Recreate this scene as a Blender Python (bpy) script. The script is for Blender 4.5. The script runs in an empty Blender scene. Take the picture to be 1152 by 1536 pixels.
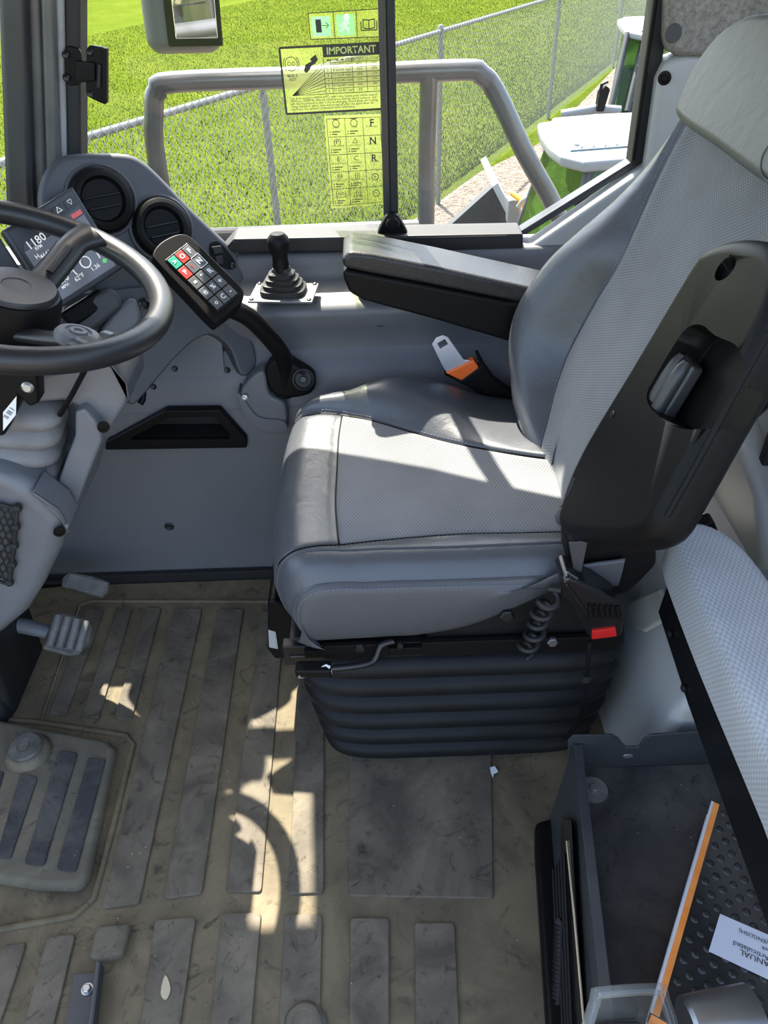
import bpy, bmesh, math, random
import numpy as np
from mathutils import Vector, Matrix
random.seed(7); rng = np.random.default_rng(7)
scene = bpy.context.scene
COL = scene.collection
R = math.radians
# ------------------------------------------------------------------ camera
FPX, PITCH, ROLL, HCAM = 1154.0, R(39), R(2), 1.25
FW = Vector((0, math.cos(PITCH), -math.sin(PITCH)))
_u0 = Vector((0, math.sin(PITCH), math.cos(PITCH))); _r0 = Vector((1, 0, 0))
RT = _r0*math.cos(ROLL) - _u0*math.sin(ROLL)
UP = _r0*math.sin(ROLL) + _u0*math.cos(ROLL)
CAM = Vector((0, 0, HCAM))
cd = bpy.data.cameras.new('camera'); cam = bpy.data.objects.new('camera', cd); COL.objects.link(cam)
cd.sensor_fit = 'VERTICAL'; cd.sensor_height = 36.0; cd.lens = 36.0*FPX/1536.0
cd.clip_start = 0.02; cd.clip_end = 500
cam.matrix_world = Matrix(((RT.x, UP.x, -FW.x, CAM.x), (RT.y, UP.y, -FW.y, CAM.y), (RT.z, UP.z, -FW.z, CAM.z), (0, 0, 0, 1)))
scene.camera = cam
# ------------------------------------------------------------------ light
SUN_DIR = Vector((.18, -.60, -1.0)).normalized()      # the way the sunlight travels
w = bpy.data.worlds.new('world'); scene.world = w; w.use_nodes = True
wn = w.node_tree.nodes; wl = w.node_tree.links
sky = wn.new('ShaderNodeTexSky'); sky.sky_type = 'NISHITA'; sky.sun_disc = False
sky.sun_elevation = math.asin(-SUN_DIR.z); sky.sun_rotation = math.atan2(-SUN_DIR.x, -SUN_DIR.y)
sky.air_density = 1.0; sky.dust_density = 2.5; sky.ozone_density = 1.0
hs = wn.new('ShaderNodeHueSaturation'); hs.inputs['Saturation'].default_value = .85
wl.new(sky.outputs[0], hs.inputs['Color']); wl.new(hs.outputs[0], wn['Background'].inputs[0]); wn['Background'].inputs[1].default_value = 0.48
sd = bpy.data.lights.new('sun_offscreen', 'SUN'); sd.energy = 13.0; sd.angle = R(.53); sd.color = (1, .93, .82)
sun = bpy.data.objects.new('sun_offscreen', sd); COL.objects.link(sun); sun.location = (-3, 9, 15)
sun.rotation_euler = SUN_DIR.to_track_quat('-Z', 'Y').to_euler()
vs = scene.view_settings
vs.view_transform = 'Standard'; vs.look = 'None'; vs.gamma = 1.0; vs.use_curve_mapping = False; vs.exposure = 0.85
scene.cycles.max_bounces = 10; scene.cycles.diffuse_bounces = 5; scene.cycles.transparent_max_bounces = 16

# ------------------------------------------------------------------ pixel helpers: a pixel is a direction, the plane gives the distance
def ray(px, py): return FW + RT*((px-576)/FPX) + UP*((768-py)/FPX)
def Zp(px, py, z): d = ray(px, py); return CAM + d*((z-HCAM)/d.z)
def Yp(px, py, y): d = ray(px, py); return CAM + d*(y/d.y)
def Xp(px, py, x): d = ray(px, py); return CAM + d*(x/d.x)
def Pp(px, py, p, n): d = ray(px, py); n = Vector(n); return CAM + d*((Vector(p)-CAM).dot(n)/d.dot(n))

# ------------------------------------------------------------------ objects
def tag(o, label=None, cat=None, group=None, kind=None):
    if label: o['label'] = label
    if cat: o['category'] = cat
    if group: o['group'] = group
    if kind: o['kind'] = kind
    return o
def put(o, parent):
    COL.objects.link(o)
    if parent is not None:
        o.parent = parent; o.matrix_parent_inverse = PW[parent.name].inverted()
    PW[o.name] = Matrix.Translation(o.location)
    return o
PW = {}
def thing(name, label, cat, loc=(0, 0, 0), group=None, kind=None):
    o = bpy.data.objects.new(name, None); o.location = loc; o.empty_display_size = .05
    put(o, None); return tag(o, label, cat, group, kind)
def finish(name, me, mat, parent=None, smooth=40, wn_=False):
    me.validate()
    if mat is not None: me.materials.append(M[mat] if isinstance(mat, str) else mat)
    if smooth:
        me.polygons.foreach_set('use_smooth', [True]*len(me.polygons))
        if smooth < 180: me.set_sharp_from_angle(angle=R(smooth))
    o = bpy.data.objects.new(name, me); put(o, parent)
    if wn_:
        m = o.modifiers.new('wn', 'WEIGHTED_NORMAL'); m.keep_sharp = True; m.weight = 80
    return o
def from_bm(name, bm, mat, parent=None, smooth=40, wn_=True):
    bmesh.ops.recalc_face_normals(bm, faces=bm.faces)
    me = bpy.data.meshes.new(name); bm.to_mesh(me); bm.free()
    return finish(name, me, mat, parent, smooth, wn_)
def raw(name, vs_, fs, mat, parent=None, smooth=40, uv=None, wn_=False):
    me = bpy.data.meshes.new(name); me.from_pydata([tuple(v) for v in vs_], [], fs)
    if uv is not None:
        l = me.uv_layers.new(name='UVMap')
        for lp in me.loops: l.data[lp.index].uv = uv[lp.vertex_index]
    return finish(name, me, mat, parent, smooth, wn_)
def bev(bm, width, seg=3, edges=None, ang=25):
    if width <= 0: return
    es = edges if edges is not None else [e for e in bm.edges if len(e.link_faces) == 2 and e.calc_face_angle(0) > R(ang)]
    bmesh.ops.bevel(bm, geom=es, offset=width, segments=seg, profile=.5, affect='EDGES', clamp_overlap=True)
def frame(c, x=(1, 0, 0), z=(0, 0, 1)):
    z = Vector(z).normalized(); x = Vector(x); x = (x - z*x.dot(z)).normalized(); y = z.cross(x); c = Vector(c)
    return Matrix(((x.x, y.x, z.x, c.x), (x.y, y.y, z.y, c.y), (x.z, y.z, z.z, c.z), (0, 0, 0, 1)))
def bx(bm, c, s, b=0, seg=3, mtx=None):
    """box of size s centred at c (local to mtx), bevelled"""
    t = bmesh.new(); bmesh.ops.create_cube(t, size=1)
    bmesh.ops.scale(t, vec=s, verts=t.verts); bev(t, b, seg)
    bmesh.ops.translate(t, vec=c, verts=t.verts)
    if mtx is not None: bmesh.ops.transform(t, matrix=mtx, verts=t.verts)
    me = bpy.data.meshes.new('t'); t.to_mesh(me); t.free(); bm.from_mesh(me); bpy.data.meshes.remove(me)
def box(name, c, s, mat, parent=None, b=.004, seg=3, mtx=None):
    bm = bmesh.new(); bx(bm, c, s, b, seg, mtx); return from_bm(name, bm, mat, parent)
def boxes(name, lst, mat, parent=None, b=.004, seg=2, mtx=None):
    bm = bmesh.new()
    for c, s in lst: bx(bm, c, s, b, seg, mtx)
    return from_bm(name, bm, mat, parent)
def prism(name, pts, ext, mat, parent=None, b=.006, seg=3, smooth=40, ang=25):
    """polygon pts (3D) extruded by vector ext, edges rounded"""
    bm = bmesh.new(); a = [bm.verts.new(p) for p in pts]; e = Vector(ext); c = [bm.verts.new(Vector(p)+e) for p in pts]
    n = len(pts); bm.faces.new(a); bm.faces.new(c[::-1])
    for i in range(n): bm.faces.new((a[i], c[i], c[(i+1) % n], a[(i+1) % n]))
    bmesh.ops.recalc_face_normals(bm, faces=bm.faces); bev(bm, b, seg, ang=ang)
    return from_bm(name, bm, mat, parent, smooth)
def smooth_poly(pts, n=4, closed=True):
    """Catmull-Rom through the points"""
    P = [Vector(p) for p in pts]; L = len(P); out = []
    rg = range(L if closed else L-1)
    for i in rg:
        g = (lambda k: P[k % L]) if closed else (lambda k: P[min(max(k, 0), L-1)])
        p0, p1, p2, p3 = g(i-1), g(i), g(i+1), g(i+2)
        for k in range(n):
            t = k/n; out.append(.5*((2*p1)+(p2-p0)*t+(2*p0-5*p1+4*p2-p3)*t*t+(3*p1-p0-3*p2+p3)*t**3))
    if not closed: out.append(P[-1].copy())
    return out
def tube_geo(path, rad, seg=10, closed=False, cap=True, flat=None):
    """verts and faces of a tube; rad a number or a list; flat=(axis vector, factor) squashes it"""
    P = [Vector(p) for p in path]; n = len(P); rr = rad if isinstance(rad, (list, tuple)) else [rad]*n
    T = []
    for i in range(n):
        if closed: t = P[(i+1) % n]-P[i-1]
        else: t = P[min(i+1, n-1)]-P[max(i-1, 0)]
        T.append(t.normalized())
    a = Vector((0, 0, 1)) if abs(T[0].z) < .9 else Vector((1, 0, 0))
    nrm = (a - T[0]*a.dot(T[0])).normalized(); V = []; Fc = []
    for i in range(n):
        nrm = (nrm - T[i]*nrm.dot(T[i])).normalized(); bn = T[i].cross(nrm)
        for k in range(seg):
            th = 2*math.pi*k/seg; o = (nrm*math.cos(th)+bn*math.sin(th))*rr[i]
            if flat: ax = Vector(flat[0]).normalized(); o = o + ax*(o.dot(ax)*(flat[1]-1))
            V.append(P[i]+o)
    for i in range(n if closed else n-1):
        j = (i+1) % n
        for k in range(seg): Fc.append((i*seg+k, i*seg+(k+1) % seg, j*seg+(k+1) % seg, j*seg+k))
    if cap and not closed: Fc.append(tuple(range(seg))[::-1]); Fc.append(tuple(range((n-1)*seg, n*seg)))
    return V, Fc
def tube(name, path, rad, mat, parent=None, seg=10, closed=False, sm=0, flat=None):
    if sm: path = smooth_poly(path, sm, closed)
    if isinstance(rad, (list, tuple)) and len(rad) != len(path):
        xs = np.linspace(0, 1, len(rad)); rad = list(np.interp(np.linspace(0, 1, len(path)), xs, rad))
    V, Fc = tube_geo(path, rad, seg, closed, flat=flat); return raw(name, V, Fc, mat, parent, 50)
def tubes(name, paths, rad, mat, parent=None, seg=6, closed=False):
    V = []; Fc = []
    for p in paths:
        v, f_ = tube_geo(p, rad, seg, closed); o = len(V); V += v; Fc += [tuple(i+o for i in q) for q in f_]
    return raw(name, V, Fc, mat, parent, 50)
def lathe(name, prof, mat, parent=None, c=(0, 0, 0), z=(0, 0, 1), x=(1, 0, 0.01), seg=32, scale=(1, 1), smooth=35):
    mt = frame(c, x, z); V = []; Fc = []; n = len(prof)
    for (r_, h) in prof:
        for k in range(seg):
            th = 2*math.pi*k/seg; V.append(mt @ Vector((r_*math.cos(th)*scale[0], r_*math.sin(th)*scale[1], h)))
    for i in range(n-1):
        for k in range(seg): Fc.append((i*seg+k, i*seg+(k+1) % seg, (i+1)*seg+(k+1) % seg, (i+1)*seg+k))
    if prof[0][0] > 1e-6: Fc.append(tuple(range(seg))[::-1])
    if prof[-1][0] > 1e-6: Fc.append(tuple(range((n-1)*seg, n*seg)))
    bm = bmesh.new(); vv = [bm.verts.new(v) for v in V]
    for q in Fc:
        try: bm.faces.new([vv[i] for i in q])
        except ValueError: pass
    bmesh.ops.remove_doubles(bm, verts=bm.verts, dist=1e-6)
    return from_bm(name, bm, mat, parent, smooth, False)
def loft(name, rings, mat, parent=None, cap=True, smooth=45, closed=True):
    n = len(rings[0]); V = [Vector(p) for rg_ in rings for p in rg_]; Fc = []
    for i in range(len(rings)-1):
        for k in range(n if closed else n-1): Fc.append((i*n+k, i*n+(k+1) % n, (i+1)*n+(k+1) % n, (i+1)*n+k))
    if cap and closed: Fc.append(tuple(range(n))[::-1]); Fc.append(tuple(range((len(rings)-1)*n, len(rings)*n)))
    bm = bmesh.new(); vv = [bm.verts.new(v) for v in V]
    for q in Fc: bm.faces.new([vv[i] for i in q])
    return from_bm(name, bm, mat, parent, smooth, False)
def cr1(A, n):
    """Catmull-Rom refine array A along axis 0"""
    A = np.asarray(A, float); L = len(A); out = []
    for i in range(L-1):
        p0 = A[i-1] if i else 2*A[0]-A[1]; p1 = A[i]; p2 = A[i+1]; p3 = A[i+2] if i+2 < L else 2*A[-1]-A[-2]
        for k in range(n):
            t = k/n; out.append(.5*((2*p1)+(p2-p0)*t+(2*p0-5*p1+4*p2-p3)*t*t+(3*p1-p0-3*p2+p3)*t**3))
    out.append(A[-1]); return np.array(out)
def refine(G, n): return np.swapaxes(cr1(np.swapaxes(cr1(G, n), 0, 1), n), 0, 1)
def patch(name, D, i0, i1, j0, j1, mat, parent=None, smooth=180, flip=False):
    """sub-range of a dense point grid as a mesh with a metric UV map"""
    S = D[i0:i1+1, j0:j1+1]; a, b = S.shape[:2]; V = S.reshape(-1, 3)
    du = np.zeros((a, b)); dv = np.zeros((a, b))
    du[1:] = np.cumsum(np.linalg.norm(S[1:]-S[:-1], axis=2), 0); dv[:, 1:] = np.cumsum(np.linalg.norm(S[:, 1:]-S[:, :-1], axis=2), 1)
    du = np.repeat(du[:, b//2:b//2+1], b, 1)
    uv = np.stack([du, dv], 2).reshape(-1, 2)
    Fc = [(i*b+j, i*b+j+1, (i+1)*b+j+1, (i+1)*b+j) for i in range(a-1) for j in range(b-1)]
    if flip: Fc = [q[::-1] for q in Fc]
    return raw(name, V, Fc, mat, parent, smooth, uv)
def text(name, s, mat, parent, o, xd, yd, size, lift=.0006, align='CENTER', thick=0):
    cu = bpy.data.curves.new('t', 'FONT'); cu.body = s; cu.size = 1; cu.align_x = align; cu.align_y = 'CENTER'; cu.resolution_u = 2; cu.offset = thick
    t = bpy.data.objects.new('t', cu); COL.objects.link(t)
    me = bpy.data.meshes.new_from_object(t.evaluated_get(bpy.context.evaluated_depsgraph_get())); bpy.data.objects.remove(t); bpy.data.curves.remove(cu)
    xd = Vector(xd).normalized(); yd = Vector(yd); yd = (yd-xd*yd.dot(xd)).normalized(); n = xd.cross(yd)
    m = frame(Vector(o)+n*lift, xd, n); me.transform(m @ Matrix.Scale(size, 4)); me.name = name
    me.materials.clear(); return finish(name, me, mat, parent, 0)
def poly(name, pts, mat, parent=None):
    return raw(name, pts, [tuple(range(len(pts)))], mat, parent, 0)
def lerp(a, b, t): return Vector(a)*(1-t)+Vector(b)*t
def quad(c, u, v):
    """bilinear point of corner list [c00,c10,c11,c01]"""
    return lerp(lerp(c[0], c[1], u), lerp(c[3], c[2], u), v)

# ------------------------------------------------------------------ materials
M = {}
def nmat(name):
    m = bpy.data.materials.new(name); m.use_nodes = True; nt = m.node_tree; b = nt.nodes['Principled BSDF']; M[name] = m
    return m, nt, b, nt.nodes.new, nt.links.new
def plain(name, col, rough=.5, metal=0, bump=0, scale=600, var=0, vscale=8, spec=.5, col2=None, coat=0, detail=2):
    m, nt, b, N, L = nmat(name)
    b.inputs['Base Color'].default_value = (*col, 1); b.inputs['Roughness'].default_value = rough; b.inputs['Metallic'].default_value = metal
    b.inputs['Specular IOR Level'].default_value = spec; b.inputs['Coat Weight'].default_value = coat
    tc = N('ShaderNodeTexCoord')
    if var or col2:
        n = N('ShaderNodeTexNoise'); n.inputs['Scale'].default_value = vscale; n.inputs['Detail'].default_value = 6; n.inputs['Roughness'].default_value = .65
        r = N('ShaderNodeValToRGB'); r.color_ramp.elements[0].position = .35; r.color_ramp.elements[1].position = .7
        c2 = col2 or tuple(min(1, c*(1+var)) for c in col); c1 = col if col2 else tuple(c*(1-var) for c in col)
        r.color_ramp.elements[0].color = (*c1, 1); r.color_ramp.elements[1].color = (*c2, 1)
        L(tc.outputs['Object'], n.inputs['Vector']); L(n.outputs[0], r.inputs[0]); L(r.outputs[0], b.inputs['Base Color'])
    if bump:
        n = N('ShaderNodeTexNoise'); n.inputs['Scale'].default_value = scale; n.inputs['Detail'].default_value = detail
        bp = N('ShaderNodeBump'); bp.inputs['Strength'].default_value = bump; bp.inputs['Distance'].default_value = .001
        L(tc.outputs['Object'], n.inputs['Vector']); L(n.outputs[0], bp.inputs['Height']); L(bp.outputs[0], b.inputs['Normal'])
    return m
def emis(name, col, s, base=(.02, .02, .02)):
    m, nt, b, N, L = nmat(name); b.inputs['Base Color'].default_value = (*base, 1); b.inputs['Roughness'].default_value = .25
    b.inputs['Emission Color'].default_value = (*col, 1); b.inputs['Emission Strength'].default_value = s
def glass(name, tint, film=False, dust=.03, dustcol=(.8, .8, .75)):
    m, nt, b, N, L = nmat(name); nt.nodes.remove(b); out = nt.nodes['Material Output']
    t = N('ShaderNodeBsdfTransparent'); t.inputs[0].default_value = (*tint, 1)
    g = N('ShaderNodeBsdfGlossy'); g.inputs['Roughness'].default_value = .02
    fr = N('ShaderNodeFresnel'); ge = N('ShaderNodeNewGeometry'); io = N('ShaderNodeMapRange'); io.inputs[3].default_value = 1.45; io.inputs[4].default_value = 1/1.45; L(ge.outputs['Backfacing'], io.inputs[0]); L(io.outputs[0], fr.inputs[0])
    d = N('ShaderNodeBsdfTranslucent' if film else 'ShaderNodeBsdfDiffuse'); d.inputs[0].default_value = (*dustcol, 1)
    tc = N('ShaderNodeTexCoord'); n = N('ShaderNodeTexNoise'); n.inputs['Scale'].default_value = 5; n.inputs['Detail'].default_value = 5
    mr = N('ShaderNodeMapRange'); mr.inputs[1].default_value = .35; mr.inputs[2].default_value = .75; mr.inputs[3].default_value = dust*.3; mr.inputs[4].default_value = dust*1.6
    L(tc.outputs['Object'], n.inputs['Vector']); L(n.outputs[0], mr.inputs[0])
    m1 = N('ShaderNodeMixShader'); L(fr.outputs[0], m1.inputs[0]); L(t.outputs[0], m1.inputs[1]); L(g.outputs[0], m1.inputs[2])
    m2 = N('ShaderNodeMixShader'); L(mr.outputs[0], m2.inputs[0]); L(m1.outputs[0], m2.inputs[1]); L(d.outputs[0], m2.inputs[2])
    L(m2.outputs[0], out.inputs[0])
def fabric(name, c1, c2, pitch=.0062):
    m, nt, b, N, L = nmat(name); b.inputs['Roughness'].default_value = .9; b.inputs['Specular IOR Level'].default_value = .2
    b.inputs['Sheen Weight'].default_value = .15
    uvn = N('ShaderNodeUVMap'); sp = N('ShaderNodeSeparateXYZ'); L(uvn.outputs[0], sp.inputs[0])
    def math_(op, a, v=None, bb=None):
        n = N('ShaderNodeMath'); n.operation = op
        if hasattr(a, 'links'): L(a, n.inputs[0])
        else: n.inputs[0].default_value = a
        if bb is not None: L(bb, n.inputs[1])
        elif v is not None: n.inputs[1].default_value = v
        return n.outputs[0]
    k = 2*math.pi/pitch
    s1 = math_('SINE', math_('MULTIPLY', sp.outputs[0], k)); s2 = math_('SINE', math_('MULTIPLY', sp.outputs[1], k*.62))
    h = math_('MULTIPLY', s1, bb=s2)
    no = N('ShaderNodeTexNoise'); no.inputs['Scale'].default_value = 900; tc = N('ShaderNodeTexCoord'); L(tc.outputs['Object'], no.inputs['Vector'])
    r = N('ShaderNodeValToRGB'); r.color_ramp.elements[0].position = .3; r.color_ramp.elements[1].position = .85
    r.color_ramp.elements[0].color = (*c1, 1); r.color_ramp.elements[1].color = (*c2, 1)
    mr = N('ShaderNodeMapRange'); mr.inputs[1].default_value = -1; L(h, mr.inputs[0])
    ad = math_('ADD', math_('MULTIPLY', no.outputs[0], .35), bb=math_('MULTIPLY', mr.outputs[0], .8)); L(ad, r.inputs[0])
    big = N('ShaderNodeTexNoise'); big.inputs['Scale'].default_value = 7; big.inputs['Detail'].default_value = 4; L(tc.outputs['Object'], big.inputs['Vector'])
    bm_ = N('ShaderNodeMapRange'); bm_.inputs[1].default_value = .3; bm_.inputs[2].default_value = .7; bm_.inputs[3].default_value = .85; bm_.inputs[4].default_value = 1.12; L(big.outputs[0], bm_.inputs[0])
    mx = N('ShaderNodeVectorMath'); mx.operation = 'SCALE'; L(r.outputs[0], mx.inputs[0]); L(bm_.outputs[0], mx.inputs['Scale']); L(mx.outputs[0], b.inputs['Base Color'])
    bp = N('ShaderNodeBump'); bp.inputs['Strength'].default_value = .3; bp.inputs['Distance'].default_value = .001; L(ad, bp.inputs['Height']); L(bp.outputs[0], b.inputs['Normal'])
def vinyl(name, col, rough=.42):
    m, nt, b, N, L = nmat(name); b.inputs['Base Color'].default_value = (*col, 1); b.inputs['Roughness'].default_value = rough
    tc = N('ShaderNodeTexCoord'); v = N('ShaderNodeTexVoronoi'); v.inputs['Scale'].default_value = 420; v.feature = 'DISTANCE_TO_EDGE'
    n = N('ShaderNodeTexNoise'); n.inputs['Scale'].default_value = 28; n.inputs['Detail'].default_value = 5; n.inputs['Distortion'].default_value = .6
    L(tc.outputs['Object'], v.inputs['Vector']); L(tc.outputs['Object'], n.inputs['Vector'])
    b1 = N('ShaderNodeBump'); b1.inputs['Strength'].default_value = .22; b1.inputs['Distance'].default_value = .0006; L(v.outputs['Distance'], b1.inputs['Height'])
    b2 = N('ShaderNodeBump'); b2.inputs['Strength'].default_value = .35; b2.inputs['Distance'].default_value = .004; L(n.outputs[0], b2.inputs['Height']); L(b1.outputs[0], b2.inputs['Normal']); L(b2.outputs[0], b.inputs['Normal'])
def dirty(name, base, dust, scale=7, lo=.42, hi=.66, rough=.75, speck=True, bump=.25):
    """dark rubber with dust patches, smears and specks"""
    m, nt, b, N, L = nmat(name); b.inputs['Roughness'].default_value = rough; b.inputs['Specular IOR Level'].default_value = .3
    tc = N('ShaderNodeTexCoord')
    def noise(s, d=8, dist=0, ro=.6):
        n = N('ShaderNodeTexNoise'); n.inputs['Scale'].default_value = s; n.inputs['Detail'].default_value = d; n.inputs['Distortion'].default_value = dist; n.inputs['Roughness'].default_value = ro
        L(tc.outputs['Object'], n.inputs['Vector']); return n.outputs[0]
    def ramp(f_, lo_, hi_, c1, c2):
        r = N('ShaderNodeValToRGB'); r.color_ramp.elements[0].position = lo_; r.color_ramp.elements[1].position = hi_; r.color_ramp.elements[0].color = (*c1, 1); r.color_ramp.elements[1].color = (*c2, 1); L(f_, r.inputs[0]); return r.outputs[0]
    def mix(f_, a, c, mode='MIX'):
        x = N('ShaderNodeMix'); x.data_type = 'RGBA'; x.blend_type = mode; L(f_, x.inputs[0]); L(a, x.inputs[6]); L(c, x.inputs[7]); return x.outputs[2]
    a = ramp(noise(scale, 8, 1.2), lo, hi, base, dust)
    sm = ramp(noise(scale*2.6, 6, 2.5, .7), .55, .72, (0, 0, 0), (1, 1, 1))
    dk = ramp(noise(3, 2), 0, 1, tuple(c*.35 for c in base), tuple(c*.5 for c in base))
    c = mix(sm, a, dk)
    if speck:
        v = N('ShaderNodeTexVoronoi'); v.inputs['Scale'].default_value = 95; L(tc.outputs['Object'], v.inputs['Vector'])
        sp = ramp(v.outputs['Distance'], .10, .16, (1, 1, 1), (0, 0, 0)); gate = ramp(noise(22, 3), .60, .64, (0, 0, 0), (1, 1, 1))
        mm = N('ShaderNodeMix'); mm.data_type = 'RGBA'; mm.blend_type = 'MULTIPLY'; mm.inputs[0].default_value = 1; L(sp, mm.inputs[6]); L(gate, mm.inputs[7])
        lt = ramp(noise(3, 2), 0, 1, tuple(min(1, c_*1.5) for c_ in dust), tuple(min(1, c_*1.9) for c_ in dust)); c = mix(mm.outputs[2], c, lt)
    L(c, b.inputs['Base Color'])
    bp = N('ShaderNodeBump'); bp.inputs['Strength'].default_value = bump; bp.inputs['Distance'].default_value = .002; L(noise(140, 6), bp.inputs['Height']); L(bp.outputs[0], b.inputs['Normal'])

plain('slate', (.118, .118, .128), .5, bump=.25, scale=900, var=.06, vscale=4)
plain('dash', (.055, .057, .065), .48, bump=.25, scale=900)
plain('column', (.132, .138, .150), .38, bump=.25, scale=700, var=.1, vscale=6)
plain('greywall', (.36, .362, .352), .5, bump=.2, scale=900, var=.04, vscale=3)
plain('greyhouse', (.36, .362, .352), .5, bump=.2, scale=900, var=.04, vscale=3)
plain('headliner', (.35, .35, .34), .9)
plain('black', (.0065, .0062, .0063), .42, bump=.15, scale=1200, spec=.13)
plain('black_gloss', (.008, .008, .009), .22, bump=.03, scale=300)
plain('wheelskin', (.016, .016, .017), .4, bump=.12, scale=900)
plain('blackmetal', (.007, .0075, .0085), .38, var=.3, vscale=20)
plain('traymetal', (.026, .029, .035), .40, col2=(.044, .045, .048), vscale=7)
plain('bellows', (.009, .0093, .0105), .5, bump=.15, scale=500, var=.2, vscale=12, spec=.18)
plain('boot', (.17, .165, .165), .62, bump=.25, scale=300, var=.2, vscale=14)
plain('rubberblack', (.009, .009, .010), .6, bump=.1, scale=400)
plain('armpad', (.012, .012, .013), .36, bump=.5, scale=420, detail=4, col2=(.030, .030, .030), vscale=260, spec=.4)
plain('pillar', (.034, .036, .040), .35, var=.2, vscale=5)
plain('pillarbrown', (.11, .11, .112), .30, col2=(.075, .075, .078), vscale=9)
plain('pillargrey', (.30, .31, .32), .32, var=.25, vscale=6)
plain('felt', (.20, .185, .165), 1, bump=1, scale=450, var=.35, vscale=160, detail=5)
plain('steel', (.42, .43, .45), .35, 1, bump=.05, scale=300)
plain('zinc', (.45, .45, .43), .45, .9)
plain('tonguemetal', (.62, .64, .74), .33, .7)
plain('orange', (.75, .13, .02), .4, bump=.05)
plain('red', (.48, .012, .012), .35)
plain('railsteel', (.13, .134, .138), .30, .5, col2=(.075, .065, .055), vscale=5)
plain('galv', (.20, .20, .19), .45, .4, var=.15, vscale=20)
plain('wire', (.24, .25, .22), .5, .2)
plain('mirrorhouse', (.10, .10, .10), .45)
plain('mirrorglass', (.9, .9, .9), .02, 1)
plain('white', (.75, .76, .77), .5)
plain('paperwhite', (.62, .64, .72), .6)
plain('ink', (.02, .02, .022), .6)
plain('inkgrey', (.08, .085, .06), .6)
plain('markwhite', (.6, .62, .66), .5)
plain('machinegrey', (.20, .21, .215), .45)
plain('machinewhite', (.34, .36, .37), .4)
plain('machineyellow', (.75, .38, .02), .45)
plain('bucket', (.035, .038, .040), .55, var=.3, vscale=3)
plain('roofglass', (.12, .165, .18), .25, var=.15, vscale=3)
plain('felthole', (.05, .05, .05), .8)
plain('leafdry', (.45, .38, .25), .7)
plain('bookedge', (.85, .25, .04), .6, col2=(.95, .36, .09), vscale=30)
plain('bookpages', (.6, .62, .68), .7)
plain('coverblack', (.018, .019, .020), .38, var=.3, vscale=9)
plain('netcord', (.012, .012, .012), .7)
plain('pedalrubber', (.055, .050, .045), .6, col2=(.16, .15, .135), vscale=25)
plain('plateworn', (.16, .155, .15), .42, .2, col2=(.28, .27, .255), vscale=25)
plain('btn', (.085, .088, .092), .40)
plain('knobgrey', (.038, .036, .036), .42)
plain('btngreen', (.02, .28, .18), .4)
plain('btnred', (.55, .035, .03), .4)
plain('graveldark', (.1, .09, .07), .9)
vinyl('vinyl', (.070, .074, .084), .34); vinyl('vinylside', (.066, .067, .072), .5); vinyl('vinylhead', (.085, .086, .086), .5)
fabric('fabric', (.125, .128, .134), (.215, .219, .226), .0054); fabric('fabricback', (.125, .128, .134), (.215, .219, .226), .0050)
fabric('jumpfabric', (.30, .305, .315), (.41, .42, .435), .0068)
dirty('mat', (.098, .080, .050), (.165, .132, .080), 6, .38, .62)
dirty('matpad', (.074, .063, .048), (.160, .134, .096), 8, .36, .66)
dirty('matraised', (.098, .088, .066), (.15, .132, .096), 6)
dirty('matpadraised', (.036, .037, .040), (.10, .096, .086), 9, .45, .75)
dirty('traybottom', (.034, .035, .038), (.105, .10, .088), 6, .45, .8, .5)
glass('glass', (.94, .96, .93), dust=.010)
glass('glass2', (.80, .84, .80), dust=.03)
glass('greenglass', (.30, .50, .22), dust=.25, dustcol=(.08, .14, .03))
glass('decal', (.93, .95, .82), True, .10, (.50, .56, .16))
glass('decal2', (.92, .94, .76), True, .13, (.52, .58, .18))
glass('clearplastic', (.86, .88, .88), dust=.12)
glass('mint', (.55, .88, .72), True, .45, (.22, .80, .52))
glass('figure', (.92, .96, .94), True, .50, (.85, .95, .90))
emis('screen', (.10, .115, .15), .55)
emis('screen2', (.055, .06, .075), .35)
emis('scrwhite', (.8, .85, .9), .5); emis('scrgreen', (.1, .7, .15), .5); emis('scrred', (.7, .1, .1), .4)
plain('btnprint', (.70, .70, .70), .5)  # plain white print of the keypad symbols and selection frame
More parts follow.
